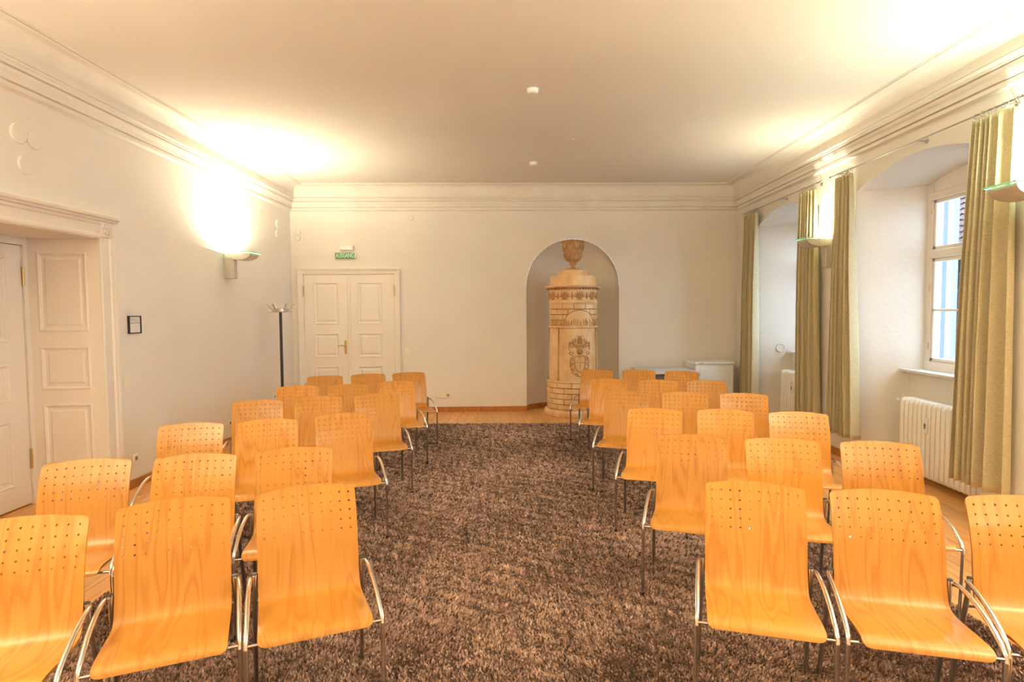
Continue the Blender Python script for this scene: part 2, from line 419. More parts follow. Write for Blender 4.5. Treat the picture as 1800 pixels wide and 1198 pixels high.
skirt('baseboard_right', [((XR, ed[i], 0), (XR, ed[i+1], 0), (-1,0,0)) for i in range(0, len(ed), 2)])

# ------------------------------------------------------------------ doors: panels, architraves
def rect_rings(m, w, h, rings, F, back=True):
    # concentric rectangles: rings = [(inset, depth)], F maps (a, d, z) to world; rectangle spans 0..w, 0..h
    pr = None
    for (i, d) in rings:
        cur = [F(i, d, i), F(w-i, d, i), F(w-i, d, h-i), F(i, d, h-i)]
        if pr:
            for k in range(4): m.add([pr[k], pr[(k+1) % 4], cur[(k+1) % 4], cur[k]], [(0,1,2,3)])
        pr = cur
    m.add(pr, [(0,1,2,3)])
    return m
PANEL = [(0, -.012), (0, .006), (.010, .010), (.022, .004), (.030, -.006), (.050, -.007), (.064, .001), (.070, .002)]
def leaf_with_panels(name, parent, F, w, h, panels, t=.03, pan_name='door_panel', rings=PANEL):
    # stiles and rails as one board with openings; each panel its own piece.  F(a, d, z): d out towards the room
    m = MB(); xs = [0, panels[0][0], panels[0][2], w]
    def bx(a0, a1, z0, z1):
        p = [F(a, d, z) for d in (-t, 0) for z in (z0, z1) for a in (a0, a1)]
        m.add(p, [(0,2,3,1), (4,5,7,6), (0,1,5,4), (2,6,7,3), (0,4,6,2), (1,3,7,5)])
    bx(xs[0], xs[1], 0, h); bx(xs[2], xs[3], 0, h)
    zz = [0]+[z for p in sorted(panels, key=lambda q: q[1]) for z in (p[1], p[3])]+[h]
    for i in range(0, len(zz), 2): bx(xs[1], xs[2], zz[i], zz[i+1])
    lf = m.build(name, M['paint'], parent, fix=True)
    for (a0, z0, a1, z1) in panels:
        q = rect_rings(MB(), a1-a0, z1-z0, rings, lambda a, d, z: F(a0+a, d, z0+z))
        q.build(pan_name, M['paint'], lf)
    return lf
def architrave(m, a0, a1, h, F, prof):   # U-shaped mitred frame around opening a0..a1, height h; prof = [(offset outwards, d)]
    for (p, q) in zip(prof[:-1], prof[1:]):
        def path(o, d): return [F(a0-o, d, 0), F(a0-o, d, h+o), F(a1+o, d, h+o), F(a1+o, d, 0)]
        A, B = path(*p), path(*q)
        for k in range(3): m.add([A[k], A[k+1], B[k+1], B[k]], [(0,1,2,3)])
# door on the back wall
d2 = thing('door_2', (0,0,0), kind='structure')
FB = lambda a, d, z: tuple(BW(a, d, z))
am = MB(); architrave(am, DS0+.10, DS1-.10, 2.305, FB, [(0, 0), (0, .022), (.012, .028), (.030, .028), (.036, .034), (.062, .036), (.070, .050), (.088, .056), (.096, .046), (.100, .030), (.100, 0)])
am.build('door_frame', M['paint'], d2, fix=True)
a0, a1 = DS0+.10, DS1-.10; mid = -2.472
for (l0, l1, pa) in ((a0+.004, mid-.002, .155), (mid+.002, a1-.004, .135)):
    wl = l1-l0; p0, p1 = (pa, pa+.41)
    leaf_with_panels('door_leaf', d2, (lambda a, d, z, l0=l0: FB(l0+a, d+.014, z+.01)), wl, 2.288, [(p0, .20, p1, .775), (p0, .92, p1, 1.325), (p0, 1.475, p1, 2.165)], t=.035)
MB().box((mid-.022, .010, .01), (mid+.022, .030, 2.29), BM, bev=.006).build('cover_strip', M['paint'], d2)
for s_ in (a0-.002, a1+.002):
    for z_ in (2.03, .42):
        MB().tube([BW(s_, .036, z_-.09), BW(s_, .036, z_+.09)], .009, 8).build('hinge', M['brass'], d2)
hm = MB(); hs = -2.54
hm.box((hs-.02, .014, .99), (hs+.02, .022, 1.21), BM, bev=.006); hb = hm.build('handle_plate', M['brass'], d2)
MB().tube([BW(hs, .02, 1.13), BW(hs, .055, 1.13), BW(hs-.02, .065, 1.132), BW(hs-.06, .066, 1.138), BW(hs-.10, .066, 1.128), BW(hs-.115, .066, 1.138)], .009, 8).build('lever_handle', M['brass'], hb)

# door in the left wall: deep panelled recess
d1 = thing('door_1', (0,0,0), kind='structure')
FL = lambda a, d, z: (XL+d, a, z)
YA, YB_, HH = 3.63, 5.33, 2.362
am = MB(); architrave(am, YA, YB_, HH, FL, [(0, -.02), (0, .016), (.012, .022), (.03, .022), (.04, .014), (.118, .014), (.128, .026), (.150, .030), (.158, .020), (.165, .034), (.185, .038), (.192, .028), (.192, 0)])
am.build('door_frame', M['paint'], d1, fix=True)
# crown moulding over the head, corner rosettes and plinth blocks
cm = MB(); cp = [(0, 2.515), (.045, 2.515), (.05, 2.53), (.066, 2.54), (.070, 2.562), (.058, 2.57), (0, 2.575)]
cm.prism([(XL+p[0], p[1]) for p in cp], 1, YA-.21, YB_+.21); cm.build('door_crown', M['paint'], d1, fix=True)
for yc_ in (YB_+.08, YA-.08):
    q = MB().box((XL, yc_-.075, HH+.012), (XL+.030, yc_+.075, HH+.150), bev=.004).build('rosette_block', M['paint'], d1)
    rm = MB(); c = Vector((XL+.030, yc_, HH+.081))
    for k in range(8):
        a = 2*pi*k/8; rm.tube([c+Vector((0, .012*cos(a), .012*sin(a))), c+Vector((.008, .034*cos(a+.25), .034*sin(a+.25))), c+Vector((.002, .055*cos(a+.6), .055*sin(a+.6)))], .01, 6, rad=[.006, .014, .005])
    rm.tube([c, c+Vector((.014, 0, 0))], .013, 10); rm.build('rosette', M['paint'], q)
for yc_ in (YB_+.083, YA-.083):
    MB().box((XL, yc_-.086, 0), (XL+.034, yc_+.112 if yc_ > 5 else yc_+.086, .30), bev=.006).build('plinth_block', M['paint'], d1)
# linings: right (far) jamb, left (near) jamb, soffit
JX0, JY0, JX1, JY1 = XL-.58, 5.25, XL, YB_
Lj = math.hypot(JX1-JX0, JY1-JY0); jd = Vector((JX1-JX0, JY1-JY0, 0))/Lj; jn = Vector((jd.y, -jd.x, 0))
FJ = lambda a, d, z: tuple(Vector((JX0, JY0, 0))+jd*a+jn*d+Vector((0, 0, z)))
LIN = [(0, -.02), (0, .004), (.012, .010), (.026, .002), (.034, -.008), (.055, -.009), (.068, 0)]
leaf_with_panels('jamb_lining', d1, FJ, Lj, HH-.005, [(.075, .20, Lj-.10, .885), (.075, 1.01, Lj-.10, 1.40), (.075, 1.53, Lj-.10, 2.24)], t=.03, pan_name='lining_panel', rings=LIN)
JM = 3.63*2-0; FJ2 = lambda a, d, z: (JX0+(JX1-JX0)*a/Lj+0*d, (YA+(.08)*(1-a/Lj))+d, z)
leaf_with_panels('jamb_lining', d1, FJ2, Lj, HH-.005, [(.075, .20, Lj-.10, .885), (.075, 1.01, Lj-.10, 1.40), (.075, 1.53, Lj-.10, 2.24)], t=.03, pan_name='lining_panel', rings=LIN)
MB().box((JX0-.05, YA-.06, HH-.006), (XL, YB_+.02, HH+.03)).build('soffit_lining', M['paint'], d1)
DXL = JX0-.0; FD = lambda a, d, z: (DXL-.018+d, a, z)
# frame at the back of the recess and the two leaves
fm = MB(); fm.box((DXL-.08, 5.205, 0), (DXL, 5.30, 2.36)); fm.box((DXL-.08, 3.60, 0), (DXL, 3.675, 2.36)); fm.box((DXL-.08, 3.675, 2.292), (DXL, 5.205, 2.36)); fm.build('inner_frame', M['paint'], d1)
ml = (5.202+3.678)/2
for (l0, l1) in ((3.678, ml-.002), (ml+.002, 5.202)):
    leaf_with_panels('door_leaf', d1, (lambda a, d, z, l0=l0: FD(l0+a, d, z+.012)), l1-l0, 2.275, [(.16, .19, l1-l0-.17, .765), (.16, .93, l1-l0-.17, 1.255), (.16, 1.44, l1-l0-.17, 2.165)], t=.045)
for z_ in (2.02, .41):
    MB().tube([(DXL-.004, 5.203, z_-.085), (DXL-.004, 5.203, z_+.085)], .010, 8).build('hinge', M['brass'], d1)
MB().box((DXL-.12, 3.5, -.01), (DXL-.075, 5.4, 2.42)).build('door_backing', M['paint'], d1)

# ------------------------------------------------------------------ windows
def window(i, yc):
    wn = thing('window_%d' % i, (0,0,0), kind='structure')
    xf = 4.29; yo = HB; zs0, top, rise = 1.045, 2.975, .10
    F = lambda a, d, z: (xf-d, yc+a, z)
    # spandrel filling the arch head and the outer frame
    fr = MB(); t = .075
    for sgn in (-1, 1): fr.box((xf, yc+sgn*(yo+.01)-(.01+t if sgn > 0 else 0), zs0-.01), (xf+.10, yc+sgn*(yo+.01)+(.01+t if sgn < 0 else 0), top))
    fr.box((xf-.005, yc-yo, zs0-.01), (xf+.10, yc+yo, zs0+.095)); fr.box((xf+.004, yc-.04, zs0), (xf+.09, yc+.04, 2.81))
    fr.box((xf-.012, yc-yo+.02, 2.205), (xf+.10, yc+yo-.02, 2.295), bev=.012); fr.box((xf-.007, yc-yo, 2.805), (xf+.1, yc+yo, 2.885), bev=.006)
    n = 16
    pts = [(yc+yo*-cos(pi*k/n), top+rise*(1-cos(pi*k/n)**2)) for k in range(n+1)]
    fr.prism([(yc+yo, 2.88), (yc-yo, 2.88)]+pts, 0, xf+.012, xf+.09)
    fr.build('window_frame', M['paint'], wn, fix=True)
    for sgn in (-1, 1):
        y_in, y_out = yc+sgn*.04, yc+sgn*(yo-t)
        lo, hi = min(y_in, y_out), max(y_in, y_out)
        for (z0, z1, bar) in ((2.295, 2.805, None), (1.14, 2.205, 1.672)):
            s = MB(); b = .036; x0, x1 = xf+.010, xf+.055
            s.box((x0, lo, z0), (x1, lo+b, z1), bev=.006); s.box((x0, hi-b, z0), (x1, hi, z1), bev=.006)
            s.box((x0, lo, z0), (x1, hi, z0+b), bev=.006); s.box((x0, lo, z1-b), (x1, hi, z1), bev=.006)
            if bar: s.box((x0, lo, bar-.012), (x1, hi, bar+.012), bev=.004)
            so = s.build('sash', M['paint'], wn)
            for (p0, p1) in ([(z0, z1)] if not bar else [(z0, bar), (bar, z1)]):
                MB().box((x0+.018, lo+.01, p0+.01), (x0+.022, hi-.01, p1-.01)).build('pane', M['pane'], so)
    for z_ in (2.70, 1.9, 1.3):
        MB().tube([(xf-.003, yc+yo-t+.01, z_-.035), (xf-.003, yc+yo-t+.01, z_+.035)], .006, 8).build('hinge', M['brass'], wn)
    ys = HF+(HB-HF)*(4.09-XR)/(4.30-XR)
    sl = MB(); sl.prism([(4.085, yc-ys-.002), (4.30, yc-HB-.01), (4.30, yc+HB+.01), (4.085, yc+ys+.002)], 2, 1.022, 1.047)
    sl.build('window_sill', M['stone'], wn, fix=True)
for i, yc in enumerate(WC): window(i+1, yc)

# ------------------------------------------------------------------ outside
court = MB().box((4.6, -10, -4.0), (30, 40, -3.9)).build('ground', M['cobble'], kind='structure')
nb = thing('neighbour_building', (8, 11.12, -3.9), label='pale rendered house corner outside the window', cat='building')
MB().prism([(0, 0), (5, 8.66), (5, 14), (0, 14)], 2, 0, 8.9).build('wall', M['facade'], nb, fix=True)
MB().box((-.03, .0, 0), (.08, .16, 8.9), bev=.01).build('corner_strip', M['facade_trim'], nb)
fb = thing('tiled_roof_house', (14, 8, -3.9), label='house with red tiled roof seen through the window', cat='building')
EZ = 7.35
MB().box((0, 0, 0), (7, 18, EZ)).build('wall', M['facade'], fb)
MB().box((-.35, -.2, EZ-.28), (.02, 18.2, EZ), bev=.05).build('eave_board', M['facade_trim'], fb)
for k in range(6):
    yy = 2.75+2.75*k
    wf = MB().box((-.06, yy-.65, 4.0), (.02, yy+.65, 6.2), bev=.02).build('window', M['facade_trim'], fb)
    MB().box((-.07, yy-.5, 4.15), (-.055, yy+.5, 6.05)).build('pane', M['dark_glass'], wf)
    MB().tube([(-.03, yy-.75+1.5*j/8, 6.2+.45*sin(pi*j/8)) for j in range(9)], .07, 6).build('window_arch', M['facade_trim'], wf)
rt = MB(); rows_ = 24; nx = 160; ang = math.radians(48)
for r in range(rows_):
    x0, z0 = -.45+.3*r*cos(ang), EZ-.05+.3*r*sin(ang); vs = []
    for k in range(nx+1):
        y = -.3+18.6*k/nx; b = .05*abs(sin(k*pi/2+ (r % 2)*.0))
        for (j, l) in ((0, .06), (1, 0)): vs.append((x0+.34*j*cos(ang)-b*sin(ang)-l*sin(ang), y, z0+.34*j*sin(ang)+b*cos(ang)+l*cos(ang)))
    rt.add(vs, [(2*k, 2*k+2, 2*k+3, 2*k+1) for k in range(nx)])
rt.build('roof_tiles', M['roof'], fb, kind='stuff')
MB().prism([(-.4, EZ-.1), (5, EZ-.1+5.4*math.tan(ang)-.1), (9, EZ-.1)], 1, 0, 18).build('roof', M['roof'], fb, fix=True)
MB().tube([(1.0, 11.5, EZ+1.15), (.4, 11.05, EZ+1.05)], .05, 8).build('snow_guard', M['oak_base'], fb)

# ------------------------------------------------------------------ rug with shag pile
rug = MB().box((CX0, CY0, .0008), (CX1, CY1, .008)).build('shag_rug', M['rug_back'], label='large brown shag rug lying under all the rows of chairs', cat='rug')
def pile():
    rng = np.random.default_rng(3); P = []; S = []
    for (y0, y1) in [(-.4, 1.2)]+[(1.2+.5*k, 1.7+.5*k) for k in range(16)]:
        y1 = min(y1, CY1); yc = max(2.0, (y0+y1)/2); d = math.hypot(yc, H)
        dens = 25000*(2.7/d)**2 if y0 > 1 else 1500
        n = int(dens*(CX1-CX0)*(y1-y0)); p = np.empty((n, 2)); p[:, 0] = rng.uniform(CX0-.01, CX1+.01, n); p[:, 1] = rng.uniform(y0, y1, n)
        P.append(p); S.append(np.full(n, 0.0046*d/2.7 if y0 > 1 else .009))
    P = np.concatenate(P); S = np.concatenate(S); n = len(P)
    # combed patches: the lean direction follows a slow random field
    def field(k, seed):
        r = np.random.default_rng(seed); out = np.zeros(n)
        for _ in range(10):
            kx, ky, ph = r.normal(0, k), r.normal(0, k), r.uniform(0, 6.28); out += np.sin(P[:, 0]*kx+P[:, 1]*ky+ph)
        return out/3.2
    f1, f2 = field(5, 1), field(5, 2); f3 = field(42, 5)
    az = rng.uniform(0, 6.283, n); lean = rng.uniform(.1, .75, n)**1.3
    lx = np.cos(az)*lean+.22*f1; ly = np.sin(az)*lean+.22*f2
    hgt = rng.uniform(.012, .022, n)*(1+.22*f3); a2 = rng.uniform(0, 6.283, n); wx, wy = np.cos(a2)*S, np.sin(a2)*S
    V = np.zeros((n, 5, 3), np.float32); X, Y = P[:, 0], P[:, 1]; z0 = .006
    V[:, 0] = np.stack([X-wx, Y-wy, np.full(n, z0)], 1); V[:, 1] = np.stack([X+wx, Y+wy, np.full(n, z0)], 1)
    mx, my, mz = X+lx*hgt*.35, Y+ly*hgt*.35, z0+hgt*.6
    V[:, 2] = np.stack([mx+wx*.9, my+wy*.9, mz], 1); V[:, 3] = np.stack([mx-wx*.9, my-wy*.9, mz], 1)
    V[:, 4] = np.stack([X+lx*hgt, Y+ly*hgt, z0+hgt], 1)
    V[:, :, 0] = np.clip(V[:, :, 0], CX0-.02, CX1+.02)
    base = (np.arange(n)*5)[:, None]
    quads = base+np.array([0,1,2,3]); tris = base+np.array([3,2,4])
    li = np.concatenate([quads, tris], 1).ravel().astype(np.int32)
    ls = np.empty(2*n, np.int32); ls[0::2] = np.arange(n)*7; ls[1::2] = np.arange(n)*7+4
    me = D.meshes.new('pile'); me.vertices.add(5*n); me.vertices.foreach_set('co', V.ravel())
    me.loops.add(7*n); me.loops.foreach_set('vertex_index', li); me.polygons.add(2*n); me.polygons.foreach_set('loop_start', ls)
    me.materials.append(M['pile']); me.update(calc_edges=True)
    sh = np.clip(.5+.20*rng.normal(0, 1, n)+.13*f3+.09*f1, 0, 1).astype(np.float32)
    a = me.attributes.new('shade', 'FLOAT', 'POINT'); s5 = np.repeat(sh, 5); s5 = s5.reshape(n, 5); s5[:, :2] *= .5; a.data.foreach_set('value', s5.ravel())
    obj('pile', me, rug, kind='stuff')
pile()

# ------------------------------------------------------------------ chairs
def shell_mesh():
    # side profile (y back, z up) of the one-piece plywood shell, resampled by arc length
    pts = [(.004, .433), (.010, .447), (.026, .458), (.055, .463), (.12, .459), (.22, .449), (.30, .442), (.345, .442), (.372, .450), (.390, .470), (.402, .500), (.414, .545), (.425, .60), (.438, .67), (.460, .745), (.490, .815), (.524, .878)]
    P = [Vector((0,)+p) for p in pts]
    dense = []
    for i in range(len(P)-1):
        p0 = P[max(0, i-1)]; p1 = P[i]; p2 = P[i+1]; p3 = P[min(len(P)-1, i+2)]
        for k in range(12):
            t = k/12; dense.append(.5*((2*p1)+(p2-p0)*t+(2*p0-5*p1+4*p2-p3)*t*t+(3*p1-p0-3*p2+p3)*t**3))
    dense.append(P[-1]); cum = [0]
    for a, b in zip(dense[:-1], dense[1:]): cum.append(cum[-1]+(b-a).length)
    Ltot = cum[-1]
    def at(t):
        t = min(max(t, 0), Ltot); i = min(len(cum)-2, max(0, int(np.searchsorted(cum, t))-1))
        u = (t-cum[i])/(cum[i+1]-cum[i]); return dense[i].lerp(dense[i+1], u)
    rc = .028; hr = .0047; pitch = .0405
    hrows = [Ltot-.040-pitch*k for k in range(5)]
    ss = np.linspace(-.86, .86, 10); hw = .0085
    # t breakpoints
    T = [0, .004, .010, .018, .028, .05, .085, .13, .18, .23, .28, .315, .345, .37, .395, .42, .45, .50, .55, .60]
    T = [t for t in T if t < hrows[-1]-hw-.012]
    for r in sorted(hrows): T += [r-hw, r+hw]
    T += [Ltot-.028, Ltot-.020, Ltot-.012, Ltot-.006, Ltot-.002, Ltot]
    dS = hw/.2137; S = [-1.0, -.965]
    for s in ss: S += [s-dS, s+dS]
    S += [.965, 1.0]
    def half(t):
        w_ = .2145
        for d in (t, Ltot-t):
            if d < rc: w_ -= rc-math.sqrt(max(0, rc*rc-(rc-d)**2))
        return w_
    def pos(s, t):
        p = at(t); q = at(min(t+.002, Ltot)); r_ = at(max(t-.002, 0)); tg = (q-r_).normalized(); nr = Vector((0, -tg.z, tg.y))  # towards sitter / up
        bow = .016*max(0, min(1, (t-.40)/.2)); 
        x = half(t)*s
        topc = .010*(1-s*s)*max(0, (t-(Ltot-.06))/.06)
        v = Vector((x, p.y, p.z+topc))+Vector((0, -bow*s*s+bow*.4, 0)); return v, nr
    ni, nj = len(S), len(T); th = .011
    V = []; UV = []; N = []
    for t in T:
        for s in S:
            v, n = pos(s, t); V.append(v); N.append(n); UV.append((s*.2145, t))
    quads = []; hset = {}
    Tl = list(T)
    for j in range(nj-1):
        for i in range(ni-1):
            c = [j*ni+i, j*ni+i+1, (j+1)*ni+i+1, (j+1)*ni+i]
            tm = (T[j]+T[j+1])/2; sm = (S[i]+S[i+1])/2
            hole = any(abs(tm-r) < 1e-6 for r in hrows) and any(abs(sm-s) < 1e-6 for s in ss)
            if not hole: quads.append(c); continue
            ring = []
            for k in range(8):
                a = -3*pi/4+k*pi/4; v, n = pos(sm+hr*cos(a)/.2145, tm+hr*sin(a)); ring.append(len(V)); V.append(v); N.append(n); UV.append((sm*.2145+hr*cos(a), tm+hr*sin(a)))
            for k in range(4): quads.append([c[k], c[(k+1) % 4], ring[(2*k+2) % 8], ring[2*k+1], ring[2*k]])
    cnt = {}
    for f in quads:
        for a, b in zip(f, f[1:]+f[:1]): cnt[(a, b)] = 1
    bound = [(a, b) for (a, b) in cnt if (b, a) not in cnt]
    nv = len(V); m = MB(); uv = []
    def put(vs, fs, uvs, smooth):
        m.add(vs, fs, 0, smooth)
        for f in fs: uv.extend([uvs[i] for i in f])
    put(V, quads, UV, True)
    put([v-n*th for v, n in zip(V, N)], [f[::-1] for f in quads], UV, True)
    ev = []; ef = []; eu = []
    for (a, b) in bound:
        k = len(ev); ev += [V[b], V[a], V[a]-N[a]*th, V[b]-N[b]*th]; ef.append((k, k+1, k+2, k+3)); eu += [UV[b], UV[a], (UV[a][0]+.003, UV[a][1]), (UV[b][0]+.003, UV[b][1])]
    put(ev, ef, eu, False)
    me = m.mesh('seat_shell', M['beech'])
    ul = me.uv_layers.new(name='UVMap'); ul.data.foreach_set('uv', [c for p in uv for c in p])
    return me
def smooth_path(pts, n=5):
    P = [Vector(p) for p in pts]; out = []
    for i in range(len(P)-1):
        p0 = P[max(0, i-1)]; p1 = P[i]; p2 = P[i+1]; p3 = P[min(len(P)-1, i+2)]
        for k in range(n):
            t = k/n; out.append(.5*((2*p1)+(p2-p0)*t+(2*p0-5*p1+4*p2-p3)*t*t+(3*p1-p0-3*p2+p3)*t**3))
    return out+[P[-1]]
def make_chair():
    t = thing('stacking_chair', (0,0,0))
    obj('seat_shell', shell_mesh(), t)
    for s in (-1, 1):
        # front leg that bends into the arched arm
        arm = smooth_path([(s*.258, .066, .006), (s*.2565, .052, .20), (s*.2555, .041, .395), (s*.2555, .042, .425), (s*.2545, .052, .450), (s*.253, .085, .474), (s*.252, .16, .508), (s*.250, .25, .533), (s*.247, .33, .545), (s*.243, .385, .545), (s*.236, .412, .538)], 4)
        MB().tube(arm, .0098, 10).build('arm_leg', M['chrome'], t)
        MB().tube([(s*.258, .066, .005), (s*.2577, .0645, .03)], .0108, 10).build('glide', M['dark'], t)
        rl = MB().tube([(s*.226, .414, .553), (s*.228, .425, .46), (s*.236, .535, .006)], .0105, 10).build('rear_leg', M['steel'], t)
        MB().tube([(s*.226, .413, .553), (s*.226, .4128, .557)], .0118, 10).build('end_cap', M['dark'], rl)
        MB().tube([(s*.226, .424, .47), (s*.205, .432, .468), (s*.16, .424, .452)], .007, 8).build('seat_bracket', M['steel'], t)
    MB().tube([(-.256, .041, .432), (.256, .041, .432)], .0055, 8).build('front_rail', M['chrome'], t)
    MB().tube([(-.229, .432, .425), (.229, .432, .425)], .0065, 8).build('rear_rail', M['steel'], t)
    return t
POSE = {'L1a':(-2.269,6.912,0.302), 'L1b':(-1.778,7.117,0.309), 'L1c':(-1.253,7.304,0.383), 'L2a':(-2.248,5.931,0.304), 'L2b':(-1.729,6.045,0.304), 'L2c':(-1.229,6.326,0.381), 'L3a':(-2.234,4.886,0.282), 'L3b':(-1.745,5.123,0.308), 'L3c':(-1.212,5.286,0.348), 'L4a':(-2.238,3.774,0.269), 'L4b':(-1.718,3.925,0.331), 'L4c':(-1.198,4.186,0.380), 'L5a':(-2.227,2.718,0.274), 'L5b':(-1.708,2.827,0.241), 'L5c':(-1.198,2.982,0.256), 'L6a':(-1.792,1.808,0.304), 'L6b':(-1.278,2.045,0.410), 'L6c':(-0.782,2.235,0.402), 'R1a':(0.888,7.505,-0.315), 'R1b':(1.477,7.450,-0.240), 'R1c':(1.990,7.273,-0.250), 'R2a':(0.898,6.442,-0.296), 'R2b':(1.461,6.304,-0.238), 'R2c':(1.986,6.218,-0.247), 'R3a':(0.915,5.364,-0.289), 'R3b':(1.488,5.273,-0.236), 'R3c':(2.011,5.181,-0.251), 'R4a':(0.959,4.330,-0.277), 'R4b':(1.528,4.273,-0.237), 'R4c':(2.050,4.134,-0.227), 'R5a':(0.949,3.307,-0.307), 'R5b':(1.516,3.185,-0.218), 'R5c':(2.041,3.086,-0.240), 'R6a':(0.945,2.246,-0.275), 'R6b':(1.480,2.116,-0.237), 'R6c':(2.012,2.027,-0.246)}
ROW = {6: 'nearest', 5: 'second-nearest', 4: 'third-nearest', 3: 'fourth-nearest', 2: 'fifth-nearest', 1: 'farthest'}
SEAT = {'L': {'a': 'wall end', 'b': 'middle seat', 'c': 'aisle end'}, 'R': {'a': 'aisle end', 'b': 'middle seat', 'c': 'wall end'}}
chair0 = make_chair(); first = True
for k in sorted(POSE):
    x, y, a = POSE[k]
    c = chair0 if first else copy_tree(chair0); first = False
    c.location = (x, y, .008); c.rotation_euler = (0, 0, a)
    side = 'block on the door side' if k[0] == 'L' else 'block on the window side'
    tag(c, 'perforated orange beech chair, %s of the %s row, %s' % (SEAT[k[0]][k[2]], ROW[int(k[1])], side), 'chair', None, None)
    c['group'] = 'beech stacking chairs in the %s' % side

# ------------------------------------------------------------------ tiled stove in the niche
SX, SY = .885, 9.76
st = thing('tiled_stove', (SX, SY, 0), label='round terracotta tiled stove with an urn on top standing in the wall niche', cat='stove')
CEN = -pi/2+.19          # angle of the panel that faces the room
def cyl_pt(r, a, z): return Vector((r*cos(a), r*sin(a), z))
MB().lathe([(0, 0), (.462, 0), (.472, .02), (.474, .065), (.462, .095), (.440, .110), (.425, .112)], 48).build('stove_base', M['ceramic'], st)
MB().lathe([(.404, .10), (.404, .55)], 48).build('lower_drum', M['mortar'], st)
def brick(r0, r1, a_0, a_1, z0, z1, n=4):
    m = MB(); g = .005; da = g/r1; a_0 += da; a_1 -= da; z0 += g; z1 -= g; e = .004
    vs = []
    for (r, ins) in ((r0, 0), (r1-e, 0), (r1, e)):
        for z in (z0+ins, z1-ins):
            for k in range(n+1):
                aa = a_0+(a_1-a_0)*k/n; aa = a_0+ins/r1+(a_1-a_0-2*ins/r1)*k/n
                vs.append(cyl_pt(r, aa, z))
    w_ = n+1; fs = []
    for l in (0, 1):
        b0 = l*2*w_; b1 = (l+1)*2*w_
        for k in range(n):
            fs.append((b0+k, b0+k+1, b1+k+1, b1+k)); fs.append((b0+w_+k+1, b0+w_+k, b1+w_+k, b1+w_+k+1))
        fs.append((b0+w_, b0, b1, b1+w_)); fs.append((b0+n, b0+w_+n, b1+w_+n, b1+n))
    t0 = 4*w_
    for k in range(n): fs.append((t0+k, t0+k+1, t0+w_+k+1, t0+w_+k))
    m.add(vs, fs); return m
zc = [.112, .198, .284, .370, .456, .540]
for c in range(5):
    nb_ = 11
    for k in range(nb_):
        a = 2*pi*(k+(.5 if c % 2 else 0))/nb_
        brick(.400, .424+R.uniform(0, .003), a, a+2*pi/nb_, zc[c], zc[c+1]).build('brick', M['ceramic'], st)
MB().lathe([(.424, .540), (.432, .546), (.430, .562), (.412, .572)], 48).build('drum_moulding', M['ceramic'], st)
MB().lathe([(.398, .560), (.396, .9), (.386, 1.25), (.380, 1.425)], 48, split=False).build('body_drum', M['ceramic'], st)
# slender columns on the drum, dividing its panels
for k, a in enumerate((CEN-.90, CEN+.90, CEN-2.0, CEN+2.0)):
    c = cyl_pt(1, a, 0); m = MB()
    pp = [(.404, .575), (.404, .60), (.398, .62), (.390, 1.30), (.388, 1.36), (.386, 1.40), (.386, 1.42)]
    m.tube([(c.x*r, c.y*r, z) for r, z in pp], .012, 8, rad=[.021, .019, .012, .010, .012, .018, .021]); m.build('column', M['ceramic_dark'], st)
# heraldic relief on the front panel: generic shield, helmet, crown and leafy mantling
def drum_r(z): return .398-(z-.56)*.021
def rel(pts, r, lift=.004, n=6, closed=False, rad=None, m=None):
    m = m or MB(); m.tube([cyl_pt(drum_r(z)+lift, CEN+a/.39, z) for a, z in pts], r, n, rad=rad, closed=closed); return m
crest = thing('crest', (0,0,0)); D.objects.remove(crest)
sh = MB(); outl = [(-.085, .96), (-.085, .86), (-.07, .78), (-.035, .735), (0, .715), (.035, .735), (.07, .78), (.085, .86), (.085, .96), (.04, .975), (0, .965), (-.04, .975)]
nn = len(outl); vs = [cyl_pt(drum_r(z)+.010, CEN+a/.39, z) for a, z in outl]+[cyl_pt(drum_r(z)-.004, CEN+a/.39, z) for a, z in outl]
sh.add(vs, [tuple(range(nn))]+[(k, nn+k, nn+(k+1) % nn, (k+1) % nn) for k in range(nn)])
shield = sh.build('shield', M['ceramic'], st, fix=True)
q = rel(outl, .008, .012, closed=True); rel([(-.08, .87), (.08, .87)], .006, .012, m=q); rel([(0, .87), (0, .73)], .005, .012, m=q)
q.build('shield_rim', M['ceramic_dark'], shield)
he = MB(); hc = CEN
for (a, z, ra, rz) in ((0, 1.045, .052, .058),):
    vs = []; fs = []
    for i in range(7):
        ph = pi*i/6
        for k in range(9):
            t = pi*k/8; vs.append(cyl_pt(drum_r(z)-.003+.04*sin(ph)*sin(t), CEN+(a-ra*sin(ph)*cos(t))/.39, z-rz*cos(ph)))
    fs = [(i*9+k, i*9+k+1, (i+1)*9+k+1, (i+1)*9+k) for i in range(6) for k in range(8)]; he.add(vs, fs, 0, True)
rel([(-.04, 1.045), (.04, 1.045)], .006, .034, m=he); he.build('helmet', M['ceramic_dark'], st)
cr = MB(); rel([(-.055, 1.12), (.055, 1.12)], .010, .008, m=cr)
for a in (-.05, -.025, 0, .025, .05): rel([(a, 1.12), (a*1.2, 1.165)], .007, .010, m=cr, rad=[.008, .005])
for a in (-.025, .025, 0): rel([(a, 1.165), (a*1.3, 1.22), (a*.4, 1.275), (a*2.0, 1.295)], .008, .008, m=cr, rad=[.012, .012, .009, .004])
cr.build('crown', M['ceramic_dark'], st)
mant = MB()
